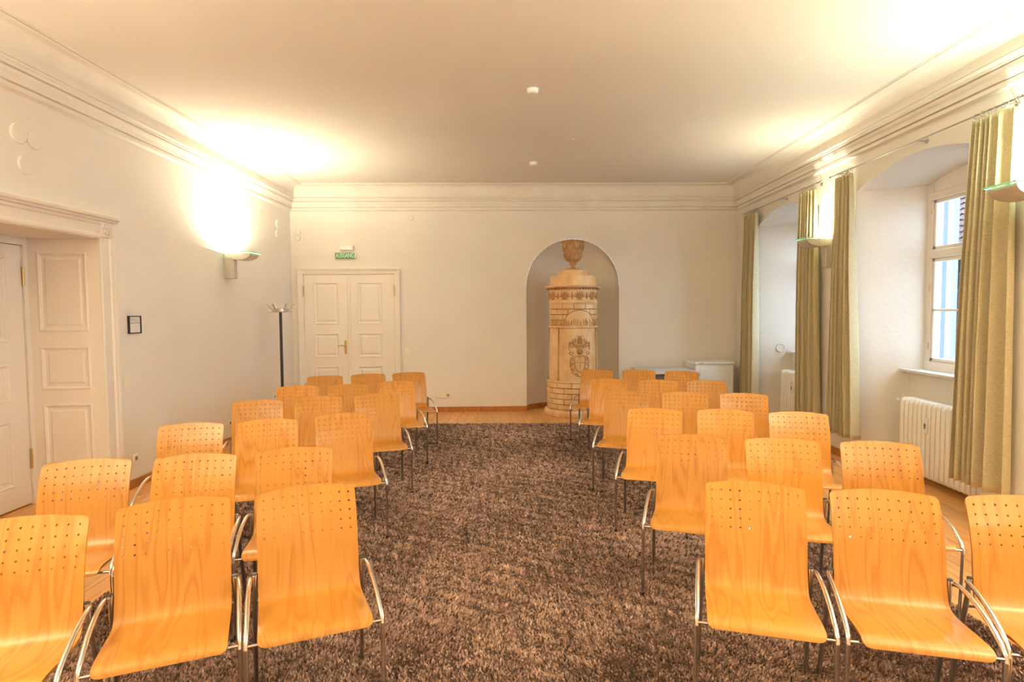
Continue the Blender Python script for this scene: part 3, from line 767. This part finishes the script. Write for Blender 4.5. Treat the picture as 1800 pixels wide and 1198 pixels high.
for s in (-1, 1):
    for (x, z, rr, turns, ph) in ((.13, 1.13, .045, 1.2, .3), (.145, 1.02, .038, 1.1, 2.4), (.12, .93, .034, 1.2, 4.0), (.135, .84, .030, 1.1, 1.2), (.105, .75, .028, 1.1, 5.0), (.10, 1.21, .036, 1.0, 2.0), (.045, .685, .022, 1.1, 3.0)):
        rel([(s*(x+rr*(1-.75*i/14)*cos(ph+turns*2*pi*i/14)), z+rr*(1-.75*i/14)*sin(ph+turns*2*pi*i/14)) for i in range(15)], .007, .005, m=mant, n=5)
    rel([(s*.05, 1.09), (s*.10, 1.17), (s*.165, 1.19), (s*.175, 1.10), (s*.16, 1.06)], .009, .005, m=mant, n=5)
    rel([(s*.10, .98), (s*.155, .90), (s*.15, .80), (s*.11, .70), (s*.04, .66), (0, .65)], .008, .004, m=mant, n=5)
mant.build('mantling', M['ceramic_dark'], st)
# brick band with an arch and a row of little relief figures
MB().lathe([(.384, 1.40), (.398, 1.415), (.400, 1.432), (.388, 1.445), (.372, 1.447)], 48).build('string_moulding', M['ceramic'], st)
MB().lathe([(.372, 1.44), (.372, 1.79)], 48).build('upper_drum', M['mortar'], st)
arc_h = .66; zb = [1.447, 1.535, 1.622, 1.708, 1.792]
def arch_at(da): return 1.46+.215*math.sqrt(max(0, 1-(da/arc_h)**2)) if abs(da) < arc_h else 0
for c in range(4):
    nbk = 13
    for k in range(nbk):
        a = CEN+2*pi*(k+(.5 if c % 2 else 0))/nbk; b = a+2*pi/nbk
        da0, da1 = (a-CEN+pi) % (2*pi)-pi, (b-CEN+pi) % (2*pi)-pi
        inside = lambda d: arch_at(d) > zb[c]+.03
        if da0 < da1 and all(arch_at(da0+(da1-da0)*j/4) > zb[c+1]+.02 for j in range(5)): continue
        if b > a+.03: brick(.368, .388+R.uniform(0, .002), a, b, zb[c], zb[c+1]).build('brick', M['ceramic'], st)
fld = MB(); vs = []; n = 24
for k in range(n+1):
    da = -arc_h+2*arc_h*k/n; vs += [cyl_pt(.3925, CEN+da, 1.447), cyl_pt(.3925, CEN+da, max(1.449, arch_at(da)+.02)), cyl_pt(.386, CEN+da, max(1.449, arch_at(da)+.02))]
fld.add(vs, [(3*k+j, 3*k+3+j, 3*k+4+j, 3*k+1+j) for k in range(n) for j in (0, 1)], 0, False); fld.build('arch_field', M['ceramic'], st)
MB().tube([cyl_pt(.392, CEN+arc_h*-cos(pi*k/24), 1.455+.24*sin(pi*k/24)) for k in range(25)], .005, 6).build('arch_rib', M['mortar'], st)
fg = MB()
for k in range(26):
    da = -1.25+2.5*k/25+R.uniform(-.02, .02); hh = R.uniform(.06, .11); b = 1.455
    fg.tube([cyl_pt(.393, CEN+da+R.uniform(-.02, .02), b), cyl_pt(.395, CEN+da, b+hh*.6), cyl_pt(.394, CEN+da+R.uniform(-.015, .015), b+hh)], .01, 6, rad=[R.uniform(.005, .010), R.uniform(.009, .014), .006])
fg.build('relief_frieze', M['urn'], st)
MB().lathe([(.380, 1.785), (.398, 1.795), (.404, 1.815), (.392, 1.832), (.384, 1.845)], 48).build('string_moulding', M['ceramic'], st)
MB().lathe([(.382, 1.84), (.384, 2.03)], 48).build('frieze_drum', M['ceramic'], st)
pm = MB()
for j in range(7):
    ang_ = -1.35+2.7*j/6; L = .098
    pts = [(0, 1.865), (sin(ang_)*L*.6, 1.865+.03+cos(ang_)*L*.6), (sin(ang_)*L*1.05, 1.865+.03+cos(ang_)*L*1.0)]
    pm.tube([cyl_pt(.384, a/.384-pi/2, z) for a, z in pts], .01, 6, rad=[.005, .016, .005])
pm.tube([cyl_pt(.386, -.05/.384-pi/2, 1.862), cyl_pt(.386, .05/.384-pi/2, 1.862)], .008, 6)
pme = pm.mesh('palmette', M['ceramic_dark'])
bud = MB().tube([cyl_pt(.384, -pi/2, 1.865), cyl_pt(.388, -pi/2, 1.90), cyl_pt(.388, -pi/2, 1.94), cyl_pt(.384, -pi/2, 1.975)], .01, 6, rad=[.005, .018, .014, .006]).mesh('bud', M['ceramic_dark'])
for k in range(10):
    obj('palmette', pme, st, rz=.19+2*pi*k/10); obj('bud', bud, st, rz=.19+2*pi*(k+.5)/10)
MB().lathe([(.384, 2.025), (.400, 2.035), (.404, 2.048), (.455, 2.052), (.462, 2.066), (.440, 2.076), (.372, 2.082)], 48).build('cornice', M['ceramic'], st)
dm = MB()
for k in range(56): dm.box((.386, -.011, 2.018), (.425, .011, 2.050), Matrix.Rotation(2*pi*k/56, 4, 'Z'))
dm.build('dentils', M['ceramic_dark'], st)
MB().lathe([(.374, 2.07), (.374, 2.235), (0, 2.24)], 48).build('attic_drum', M['ceramic'], st)
MB().lathe([(.242, 2.235), (.244, 2.325), (.238, 2.330), (0, 2.332)], 40).build('attic_step', M['ceramic'], st)
MB().lathe([(.136, 2.33), (.136, 2.355), (.120, 2.362), (.04, 2.372)], 32).build('urn_foot', M['urn'], st)
urn = MB().lathe([(.045, 2.368), (.036, 2.40), (.036, 2.42), (.066, 2.435), (.068, 2.446), (.050, 2.456), (.060, 2.470), (.100, 2.500), (.130, 2.550), (.148, 2.61), (.158, 2.68), (.163, 2.75), (.172, 2.765), (.174, 2.80), (.166, 2.812), (.140, 2.812), (.130, 2.76), (0, 2.72)], 36, split=False).build('urn', M['urn'], st)
g = MB()
for k in range(8):
    a_ = 2*pi*k/8
    pts = [(a_+2*pi/8*j/8, 2.735-.085*sin(pi*j/8)) for j in range(9)]
    g.tube([cyl_pt(.160+(z-2.70)*.05+.006, a, z) for a, z in pts], .008, 6); g.tube([cyl_pt(.166, a_, 2.745), cyl_pt(.160, a_, 2.655)], .008, 6, rad=[.012, .005])
g.build('garland', M['ceramic_dark'], urn)
g = MB()
for k in range(14):
    a_ = 2*pi*k/14; g.tube([cyl_pt(.060, a_, 2.470), cyl_pt(.104, a_, 2.505), cyl_pt(.134, a_, 2.555), cyl_pt(.148, a_, 2.60)], .012, 6, rad=[.008, .017, .018, .006])
g.build('gadroons', M['urn'], urn)
g = MB()
for k in range(26): a_ = 2*pi*k/26; g.tube([cyl_pt(.174, a_, 2.768), cyl_pt(.176, a_, 2.802)], .010, 6)
g.build('rim_leaves', M['ceramic_dark'], urn)

# ------------------------------------------------------------------ fridge and table by the back wall
fr = thing('small_fridge', (3.13, 9.55, 0), .07, label='white under-counter fridge standing by the back wall near the curtain', cat='fridge')
MB().box((-.315, .045, .03), (.315, .50, .812), bev=.008).build('body', M['white'], fr)
dr = MB().box((-.315, .002, .08), (.315, .042, .808), bev=.012).build('door', M['white'], fr)
rect_rings(MB(), .50, .62, [(0, 0), (.012, .004), (.018, .0045)], lambda a, d, z: (-.25+a, .002-d, .13+z)).build('door_panel', M['white'], dr)
MB().box((-.325, -.008, .815), (.325, .505, .85), bev=.008).build('worktop', M['white'], fr)
MB().tube([(-.27+.09*j/6, -.009, .833+.003*sin(pi*j/6)) for j in range(7)], .004, 6).build('badge', M['mesh_dark'], fr)
for x in (-.27, .27):
    for y in (.08, .46): MB().tube([(x, y, 0), (x, y, .035)], .016, 10).build('foot', M['dark'], fr)
tb = thing('side_table', (1.90, 9.02, 0), .03, label='grey-topped side table against the back wall beside the white fridge', cat='table')
MB().box((0, 0, .715), (.86, .92, .74), bev=.004).build('table_top', M['grey_top'], tb)
MB().box((.02, .02, .675), (.84, .90, .715)).build('apron', M['mesh_dark'], tb)
for x in (.03, .79):
    for y in (.03, .85): MB().box((x, y, 0), (x+.04, y+.04, .68)).build('leg', M['mesh_dark'], tb)
gm = MB()
for k in range(17): gm.box((.07+.0445*k, .065, .40), (.076+.0445*k, .069, .675))
for k in range(9): gm.box((.07, .062, .41+.03*k), (.79, .066, .414+.03*k))
gm.build('mesh_panel', M['mesh_dark'], tb, kind='stuff')

# ------------------------------------------------------------------ coat stand
cs = thing('coat_stand', (-3.478, 8.7, 0), label='black coat stand with metal hooks in the corner by the double door', cat='coat stand')
MB().tube([(0,0,.02), (0,0,1.69)], .021, 14).build('pole', M['dark'], cs)
MB().lathe([(0, 0), (.19, 0), (.19, .012), (.05, .03), (.022, .05), (0, .05)], 32).build('base', M['dark'], cs)
MB().lathe([(0, 1.685), (.10, 1.69), (.112, 1.70), (.112, 1.735), (.10, 1.742), (0, 1.745)], 24).build('hook_ring', M['steel'], cs)
for k in range(6):
    a = 2*pi*k/6+.3; c, s_ = cos(a), sin(a)
    MB().tube([(c*.105, s_*.105, 1.715), (c*.13, s_*.13, 1.735), (c*.165, s_*.165, 1.785), (c*.19, s_*.19, 1.815)], .008, 8).build('hook', M['steel'], cs)
    MB().tube([(c*.105, s_*.105, 1.70), (c*.15, s_*.15, 1.690), (c*.17, s_*.17, 1.705)], .006, 8).build('lower_hook', M['steel'], cs)

# ------------------------------------------------------------------ wall sconces (uplights)
def sconce(name, wx, yc, z, kind, label):
    sg = 1 if wx < 0 else -1
    t = thing('wall_sconce', (wx, yc, z), 0, label=label, cat='wall lamp'); t['group'] = 'uplight wall sconces'
    X = lambda d: sg*d
    MB().box((min(X(0), X(.125)), -.05, -.33), (max(X(0), X(.125)), .05, -.02), bev=.004).build('bracket', M['sconce'], t)
    w2 = .125; n = 14; m = MB(); c0, r0 = .215, .17
    arc = [(c0+.165*-cos(pi*k/n), -.012-.085*sin(pi*k/n)) for k in range(n+1)]
    vs = [(X(x), y, zz) for y in (-w2, w2) for x, zz in arc]
    m.add(vs, [(k, k+1, n+2+k, n+1+k) for k in range(n)], 0, True)
    m.add([(X(x*.985+.003), y, zz+.006) for y in (-w2+.003, w2-.003) for x, zz in arc], [(k+1, k, n+1+k, n+2+k) for k in range(n)], 0, True)
    for y in (-w2, w2): m.add([(X(x), y, zz) for x, zz in arc], [tuple(range(n+1))])
    m.build('bowl', M['sconce'], t)
    pl = MB().box((min(X(.01), X(.40)), -.135, -.002), (max(X(.01), X(.40)), .135, .003)).build('glass_plate', M['plate_glass'], t)
    e = MB(); x0, x1 = .01, .40
    for (a, b) in (((x0, -.135), (x1, -.135)), ((x1, -.135), (x1, .135)), ((x1, .135), (x0, .135))):
        e.box((min(X(a[0]), X(b[0]))-.002, min(a[1], b[1])-.002, -.006), (max(X(a[0]), X(b[0]))+.002, max(a[1], b[1])+.002, .006))
    e.build('glass_edge', M['glass_edge'], pl, label='mint green edge of the glass plate, lamp glow in its colour')
    col, pw = LAMP[kind]
    MB().tube([(X(.20), -.07, -.055), (X(.20), .07, -.055)], .008, 10).build('lamp_tube', M['ivory'], t)
    ld = D.lights.new('halogen', 'AREA'); ld.shape = 'RECTANGLE'; ld.size = .10; ld.size_y = .12; ld.energy = pw; ld.color = col
    lo = D.objects.new('halogen', ld); COL.objects.link(lo); lo.parent = t; lo.location = (X(.14), 0, -.024); lo.rotation_euler = (pi, 0, 0)
    return t
sconce('l', XL, 7.66, 2.452, 'left', 'glowing glass uplight sconce on the left wall above the coat stand')
sconce('r', XR, 7.04, 2.505, 'right', 'glass uplight sconce on the wall pier between the two windows')
sconce('n', XR, 4.165, 2.530, 'near', 'glass uplight sconce beside the nearest curtain, at the photo\'s right edge')
sconce('o', XL, 1.0, 2.45, 'rear_fill', 'unseen fill uplight sconce on the left wall nearer the viewer than the recessed door')  # unseen, shifted out of view and strengthened as fill light
sconce('p', XR, 1.675, 2.52, 'rear_fill', 'added fill uplight sconce on the right wall nearer the viewer than the nearest curtain')  # unseen, added further along the wall for fill light
sconce('q', XL, -1.2, 2.45, 'behind', 'added fill uplight sconce on the left wall behind the viewer')  # this and the next: unseen, added behind the camera as fill
sconce('s', XR, -1.4, 2.52, 'behind', 'added fill uplight sconce on the right wall behind the viewer')

# ------------------------------------------------------------------ curtains, rods
XRod = 3.585; ZR = 3.195
def curtain(y0, y1, yb0, yb1, zb, widths, label, seed, amp=.050):
    rr = random.Random(seed); tot = sum(widths); ph = []
    n = 14*len(widths); zs = [ZR-.045, ZR-.075, ZR-.12, ZR-.25, 2.6, 2.1, 1.5, .9, zb+.05, zb]
    wob = [rr.uniform(-.3, .3) for _ in widths]; am = [rr.uniform(.7, 1.25) for _ in widths]
    m = MB(); V = []
    for zi, z in enumerate(zs):
        f = (ZR-z)/(ZR-zb); a_ = amp*(.55+.75*min(1, f*2.2)); 
        for k in range(n+1):
            u = k/n*tot; i = 0; acc = 0
            while i < len(widths)-1 and u > acc+widths[i]: acc += widths[i]; i += 1
            v = (u-acc)/widths[i]; uu = u/tot
            y = (y0+(y1-y0)*uu)*(1-f)+(yb0+(yb1-yb0)*uu)*f + .018*sin(2*pi*v)*(1 if f > .03 else .3)
            x = XRod + a_*am[i]*(cos(2*pi*v+wob[i]*f)*(-1))*(.8+.2*min(widths[i], 1.5)) + .01*sin(3*uu*6+f*4)*f
            V.append((x, y, z))
    w_ = n+1
    m.add(V, [(r*w_+k, r*w_+k+1, (r+1)*w_+k+1, (r+1)*w_+k) for r in range(len(zs)-1) for k in range(n)], 0, True)
    c = m.build('curtain', M['curtain'], label=label, cat='curtain'); c['group'] = 'linen curtains at the windows'
    so = c.modifiers.new('cloth', 'SOLIDIFY'); so.thickness = .003
    for k in range(len(widths)+1):
        yy = y0+(y1-y0)*k/len(widths)
        MB().tube([(XRod+.017*cos(2*pi*j/12), yy, ZR-.006+.020*sin(2*pi*j/12)) for j in range(12)], .0025, 6, closed=True).build('curtain_ring', M['steel'], c)
        MB().tube([(XRod, yy, ZR-.025), (XRod, yy, ZR-.06)], .002, 5).build('hook', M['steel'], c)
curtain(9.53, 9.09, 9.50, 9.06, .34, [1,.8,1.1,.9,1.0,1.2], 'olive-beige curtain at the far window, in the corner behind the white fridge', 1)
curtain(7.69, 7.30, 7.62, 7.17, .35, [.9,1,.8,1.2,1,1.4], 'olive-beige curtain of the far window hanging left of the pier sconce', 2)
curtain(6.84, 6.54, 6.87, 6.34, .30, [1,.8,1,.8,1.1,1.2], 'olive-beige curtain hanging right of the pier sconce, its edge blue in daylight', 3)
curtain(4.80, 4.40, 4.87, 4.35, .30, [.6,.6,.7,.6,1.2,1.9], 'nearest olive-beige curtain, in front of the long white radiator', 4, .048)
def rod(y0, y1, ys, label):
    t = thing('curtain_rod', (XRod, y0, ZR), label=label, cat='curtain rod'); t['group'] = 'curtain rods above the windows'
    MB().tube([(0, 0, 0), (0, y1-y0, 0)], .0075, 10).build('rod', M['steel'], t)
    for y in ys:
        b = MB().tube([(0, y-y0, -.012), (0, y-y0, .0), (.05, y-y0, .0), (XR-XRod-.004, y-y0, 0)], .007, 8)
        b.tube([(XR-XRod-.008, y-y0, 0), (XR-XRod, y-y0, 0)], .022, 14); b.build('rod_bracket', M['steel'], t)
    for y, s in ((0, -1), (y1-y0, 1)):
        MB().tube([(0, y, 0), (0, y+s*.02, 0), (0, y+s*.035, 0), (0, y+s*.045, 0)], .012, 10, rad=[.009, .014, .013, .003]).build('finial', M['steel'], t)
rod(7.22, 9.60, (9.42, 8.30, 7.36), 'thin metal curtain rod over the far window')
rod(4.37, 6.96, (6.80, 5.50, 4.52), 'thin metal curtain rod over the nearer window')

# ------------------------------------------------------------------ radiators
def section_mesh():
    m = MB(); x0, x1, z0, z1 = -.085, .085, .06, .80
    out = []
    for (cx, cz, a0_) in ((x1-.05, z1-.05, 0), (x0+.05, z1-.05, pi/2), (x0+.05, z0+.05, pi), (x1-.05, z0+.05, 1.5*pi)):
        out += [(cx+.05*cos(a0_+pi/2*k/4), cz+.05*sin(a0_+pi/2*k/4)) for k in range(5)]
    n = len(out); lay_ = []
    for (y, s) in ((-.026, .86), (-.017, .97), (0, 1.0), (.017, .97), (.026, .86)):
        cx, cz = 0, (z0+z1)/2; k = (1-s)*.085
        lay_.append([(cx+(x-cx)*s, y, cz+(z-cz)*(1-k*2.2)) for x, z in out])
    vs = [v for l in lay_ for v in l]
    fs = [(i*n+k, i*n+(k+1) % n, (i+1)*n+(k+1) % n, (i+1)*n+k) for i in range(4) for k in range(n)]
    m.add(vs, fs, 0, True); m.add(lay_[0], [tuple(range(n))]); m.add(lay_[-1], [tuple(range(n))[::-1]])
    return m.mesh('radiator_section', M['radiator'], True)
SEC = section_mesh()
def radiator(yl, n, label):
    xr = 3.955; t = thing('radiator', (xr, yl, 0), label=label, cat='radiator'); t['group'] = 'white column radiators under the windows'
    for k in range(n): obj('radiator_section', SEC, t, (0, -.065*(k+.5), 0))
    MB().tube([(0, -.01, .74), (0, -.065*n+.01, .74)], .022, 10).tube([(0, -.01, .12), (0, -.065*n+.01, .12)], .022, 10).build('header_pipe', M['radiator'], t)
    MB().tube([(0, 0, .745), (0, .06, .745)], .012, 10).tube([(0, .05, .745), (-.0, .085, .745)], .022, 12).build('valve', M['steel'], t)
    MB().tube([(0, .06, .745), (0, .17, .745)], .009, 10).build('pipe', M['radiator'], t)
    hm_ = MB().box((-.107, -.065*6.5-.018, .50), (-.086, -.065*6.5+.018, .66), bev=.006).build('heat_meter', M['white'], t)
    MB().box((-.109, -.065*6.5-.012, .55), (-.106, -.065*6.5+.012, .60)).build('display', M['plug'], hm_)
    for k in (1, n-2):
        for x in (-.05, .05): MB().tube([(x, -.065*(k+.5), 0), (x, -.065*(k+.5), .075)], .013, 8).build('foot', M['radiator'], t)
radiator(6.09, 18, 'long white column radiator under the nearer window sill')
radiator(8.87, 18, 'white column radiator half hidden by curtain under the far window')

# ------------------------------------------------------------------ small wall things
ws = thing('exit_sign', tuple(BW(-2.508, 0, 2.61)), BA, label='green exit sign with pale letters above the double door', cat='sign')
MB().box((-.172, -.045, -.055), (.172, -.001, .055), bev=.006).build('sign_box', M['ivory'], ws)
MB().box((-.168, -.0475, -.050), (.150, -.0448, .050)).build('sign_face', M['sign_green'], ws)
fc = D.curves.new('lettering', 'FONT'); fc.body = 'AUSGANG'; fc.size = .112; fc.extrude = .0008; fc.align_x = 'CENTER'; fc.align_y = 'CENTER'
tmp = D.objects.new('lettering_curve', fc); lme = D.meshes.new_from_object(tmp); D.objects.remove(tmp); lme.materials.clear(); lme.materials.append(M['sign_face'])
lt = obj('lettering', lme, ws); lt.location = (-.009, -.0485, 0); lt.rotation_euler = (pi/2, 0, 0); lt.scale = (.56, 1, 1)
el = thing('emergency_light', tuple(BW(-2.49, 0, 2.738)), BA, label='small white emergency light box above the exit sign', cat='lamp')
MB().box((-.115, -.06, -.04), (.115, 0, .04), bev=.008).build('housing', M['ivory'], el)
MB().box((-.10, -.064, -.032), (.085, -.058, .032), bev=.003).build('diffuser', M['white'], el)
def switch(loc, rz, label):
    t = thing('light_switch', loc, rz, label=label, cat='light switch')
    MB().box((-.041, -.012, -.041), (.041, 0, .041), bev=.004).build('plate', M['ivory'], t)
    MB().box((-.030, -.020, -.030), (.030, -.011, .030), bev=.003).build('rocker', M['ivory'], t); return t
switch(tuple(BW(-1.524, 0, 1.043)), BA, 'cream light switch on the back wall right of the double door')
switch((XL, 5.625, 1.02), pi/2, 'cream light switch on the left wall beside the door frame')
def sockets(loc, rz, n, label):
    t = thing('wall_socket', loc, rz, label=label, cat='socket')
    MB().box((-.0405*n, -.012, -.041), (.0405*n, 0, .041), bev=.004).build('plate', M['ivory'], t)
    for k in range(n):
        x = -.0405*n+.0405+.081*k
        c = MB().tube([(x, -.016, 0), (x, -.0115, 0)], .030, 18); c.build('insert', M['ivory'], t)
        MB().tube([(x, -.0168, 0), (x, -.0155, 0)], .020, 16).build('recess', M['plug'] if k != 0 or n < 3 else M['ivory'], t)
    return t
s3 = sockets(tuple(BW(-.932, 0, .282)), BA, 3, 'row of three cream sockets low on the back wall')
MB().box((-.035, -.045, -.045), (.035, -.012, .03), bev=.006).build('plug', M['ivory'], s3)
sockets((XL, 7.66, .265), pi/2, 2, 'cream double socket low on the left wall behind the chairs')
sockets((XL, 9.05, .40), pi/2, 1, 'cream socket low on the left wall near the coat stand')
sockets((XR, 7.03, .266), -pi/2, 1, 'cream socket at the foot of the pier beside the curtain hem')
sockets((XL, 5.72, .28), pi/2, 1, 'small socket at the foot of the door frame on the left wall')
pf = thing('framed_notice', (XL, 5.777, 1.58), pi/2, label='small black-framed notice on the left wall beside the door frame', cat='notice')
fm = MB(); architrave(fm, -.084, .084, 0, lambda a, d, z: (a, -d, z), [(0, 0), (0, 0)])
f2 = MB()
for (a, b) in (((-.092, -.086), (.092, -.076)), ((-.092, .076), (.092, .086)), ((-.092, -.086), (-.083, .086)), ((.083, -.086), (.092, .086))):
    f2.box((a[0], -.022, a[1]), (b[0], -.001, b[1]))
f2.build('frame', M['dark'], pf)
sh_ = MB().box((-.084, -.012, -.077), (.084, -.002, .077)).build('paper', M['paper'], pf)
q = MB(); q.box((-.084, -.0125, .012), (.084, -.0119, .018))
for k in range(3): q.box((-.06, -.0125, .030+.012*k), (.05-.02*k, -.0119, .033+.012*k))
q.build('print', M['ink'], sh_)
def disc(p, n, r, label, grp):
    p, n = Vector(p), Vector(n).normalized(); m = MB()
    m.tube([p, p+n*.013, p+n*.016], r, 28, rad=[r, r, r*.93])
    m.tube([p+n*.016+(n.orthogonal().normalized()*cos(2*pi*j/20)+n.cross(n.orthogonal().normalized())*sin(2*pi*j/20))*r*.80 for j in range(20)], .0018, 5, closed=True)
    m.build('wall_disc', M['plaster'], label=label, cat='wall cover', group=grp)
G1 = 'round plaster-coloured covers on the walls'
disc((XL, 4.515, 3.045), (1,0,0), .075, 'round cover high on the left wall above the door, left one of the pair', G1)
disc((XL, 4.665, 3.035), (1,0,0), .072, 'round cover high on the left wall above the door, right one of the pair', G1)
disc((XL, 4.57, 2.825), (1,0,0), .072, 'single round cover below the pair above the left wall door', G1)
disc((XL, 9.34, 3.06), (1,0,0), .065, 'upper faint round cover on the left wall near the corner', G1)
disc((XL, 9.33, 2.90), (1,0,0), .065, 'lower faint round cover on the left wall near the corner', G1)
disc(BW(-3.287, 0, 2.999), -bn, .048, 'upper faint round cover on the back wall left of the exit sign', G1)
disc(BW(-3.289, 0, 2.905), -bn, .044, 'lower faint round cover on the back wall left of the exit sign', G1)
disc(BW(-1.435, 0, 3.226), -bn, .040, 'small faint round cover on the back wall under the cornice', G1)
# ring on the far window's reveal
rj = Vector((4.30-XR, -(HF-HB), 0)).normalized(); rn = Vector((rj.y, -rj.x, 0)); ry = 8.35+HF+(4.0-XR)*(-(HF-HB)/(4.30-XR))
t1 = Vector((4.0, ry, 1.10)); 
if rn.y > 0: rn = -rn
m = MB().tube([t1+rn*.006+(rj*cos(2*pi*k/24)+Vector((0,0,1))*sin(2*pi*k/24))*.06 for k in range(24)], .009, 8, closed=True)
m.tube([t1, t1+rn*.008], .058, 24); m.build('vent_cover', M['plaster'], label='round ring-edged vent cover on the far window reveal', cat='vent')
def detector(x, y, label, s=1):
    t = thing('smoke_detector', (x, y, ZC), label=label, cat='smoke detector')
    MB().lathe([(0, -.004), (.055*s, -.004), (.06*s, 0)], 24).build('base', M['white'], t)
    MB().lathe([(0, -.045*s), (.035*s, -.045*s), (.048*s, -.035*s), (.052*s, -.012), (.052*s, -.004)], 24).build('housing', M['white'], t)
detector(.142, 5.62, 'white smoke detector on the ceiling, nearer one of two')
detector(.215, 8.35, 'white smoke detector on the ceiling, farther one of two')
MB().lathe([(0, -.006), (.018, -.005), (.02, 0)], 12).build('ceiling_cap', M['ivory'], label='tiny round cap on the ceiling beside the detectors', cat='ceiling cap', loc=(.66, 7.25, ZC))
# flaked ochre patch of old paint under the pier sconce
fl_ = [(.0, -.07), (.02, -.05), (.016, 0), (.030, .03), (.026, .055), (-.02, .05), (-.028, .02), (-.018, -.03)]
MB().prism([(7.075+a, 2.03+z) for a, z in fl_], 0, XR-.002, XR+.004).build('paint_flake', mat('ochre_flake', (.62,.36,.14,1), .8), label='small ochre paint patch on the pier under the sconce', cat='patch', fix=True)
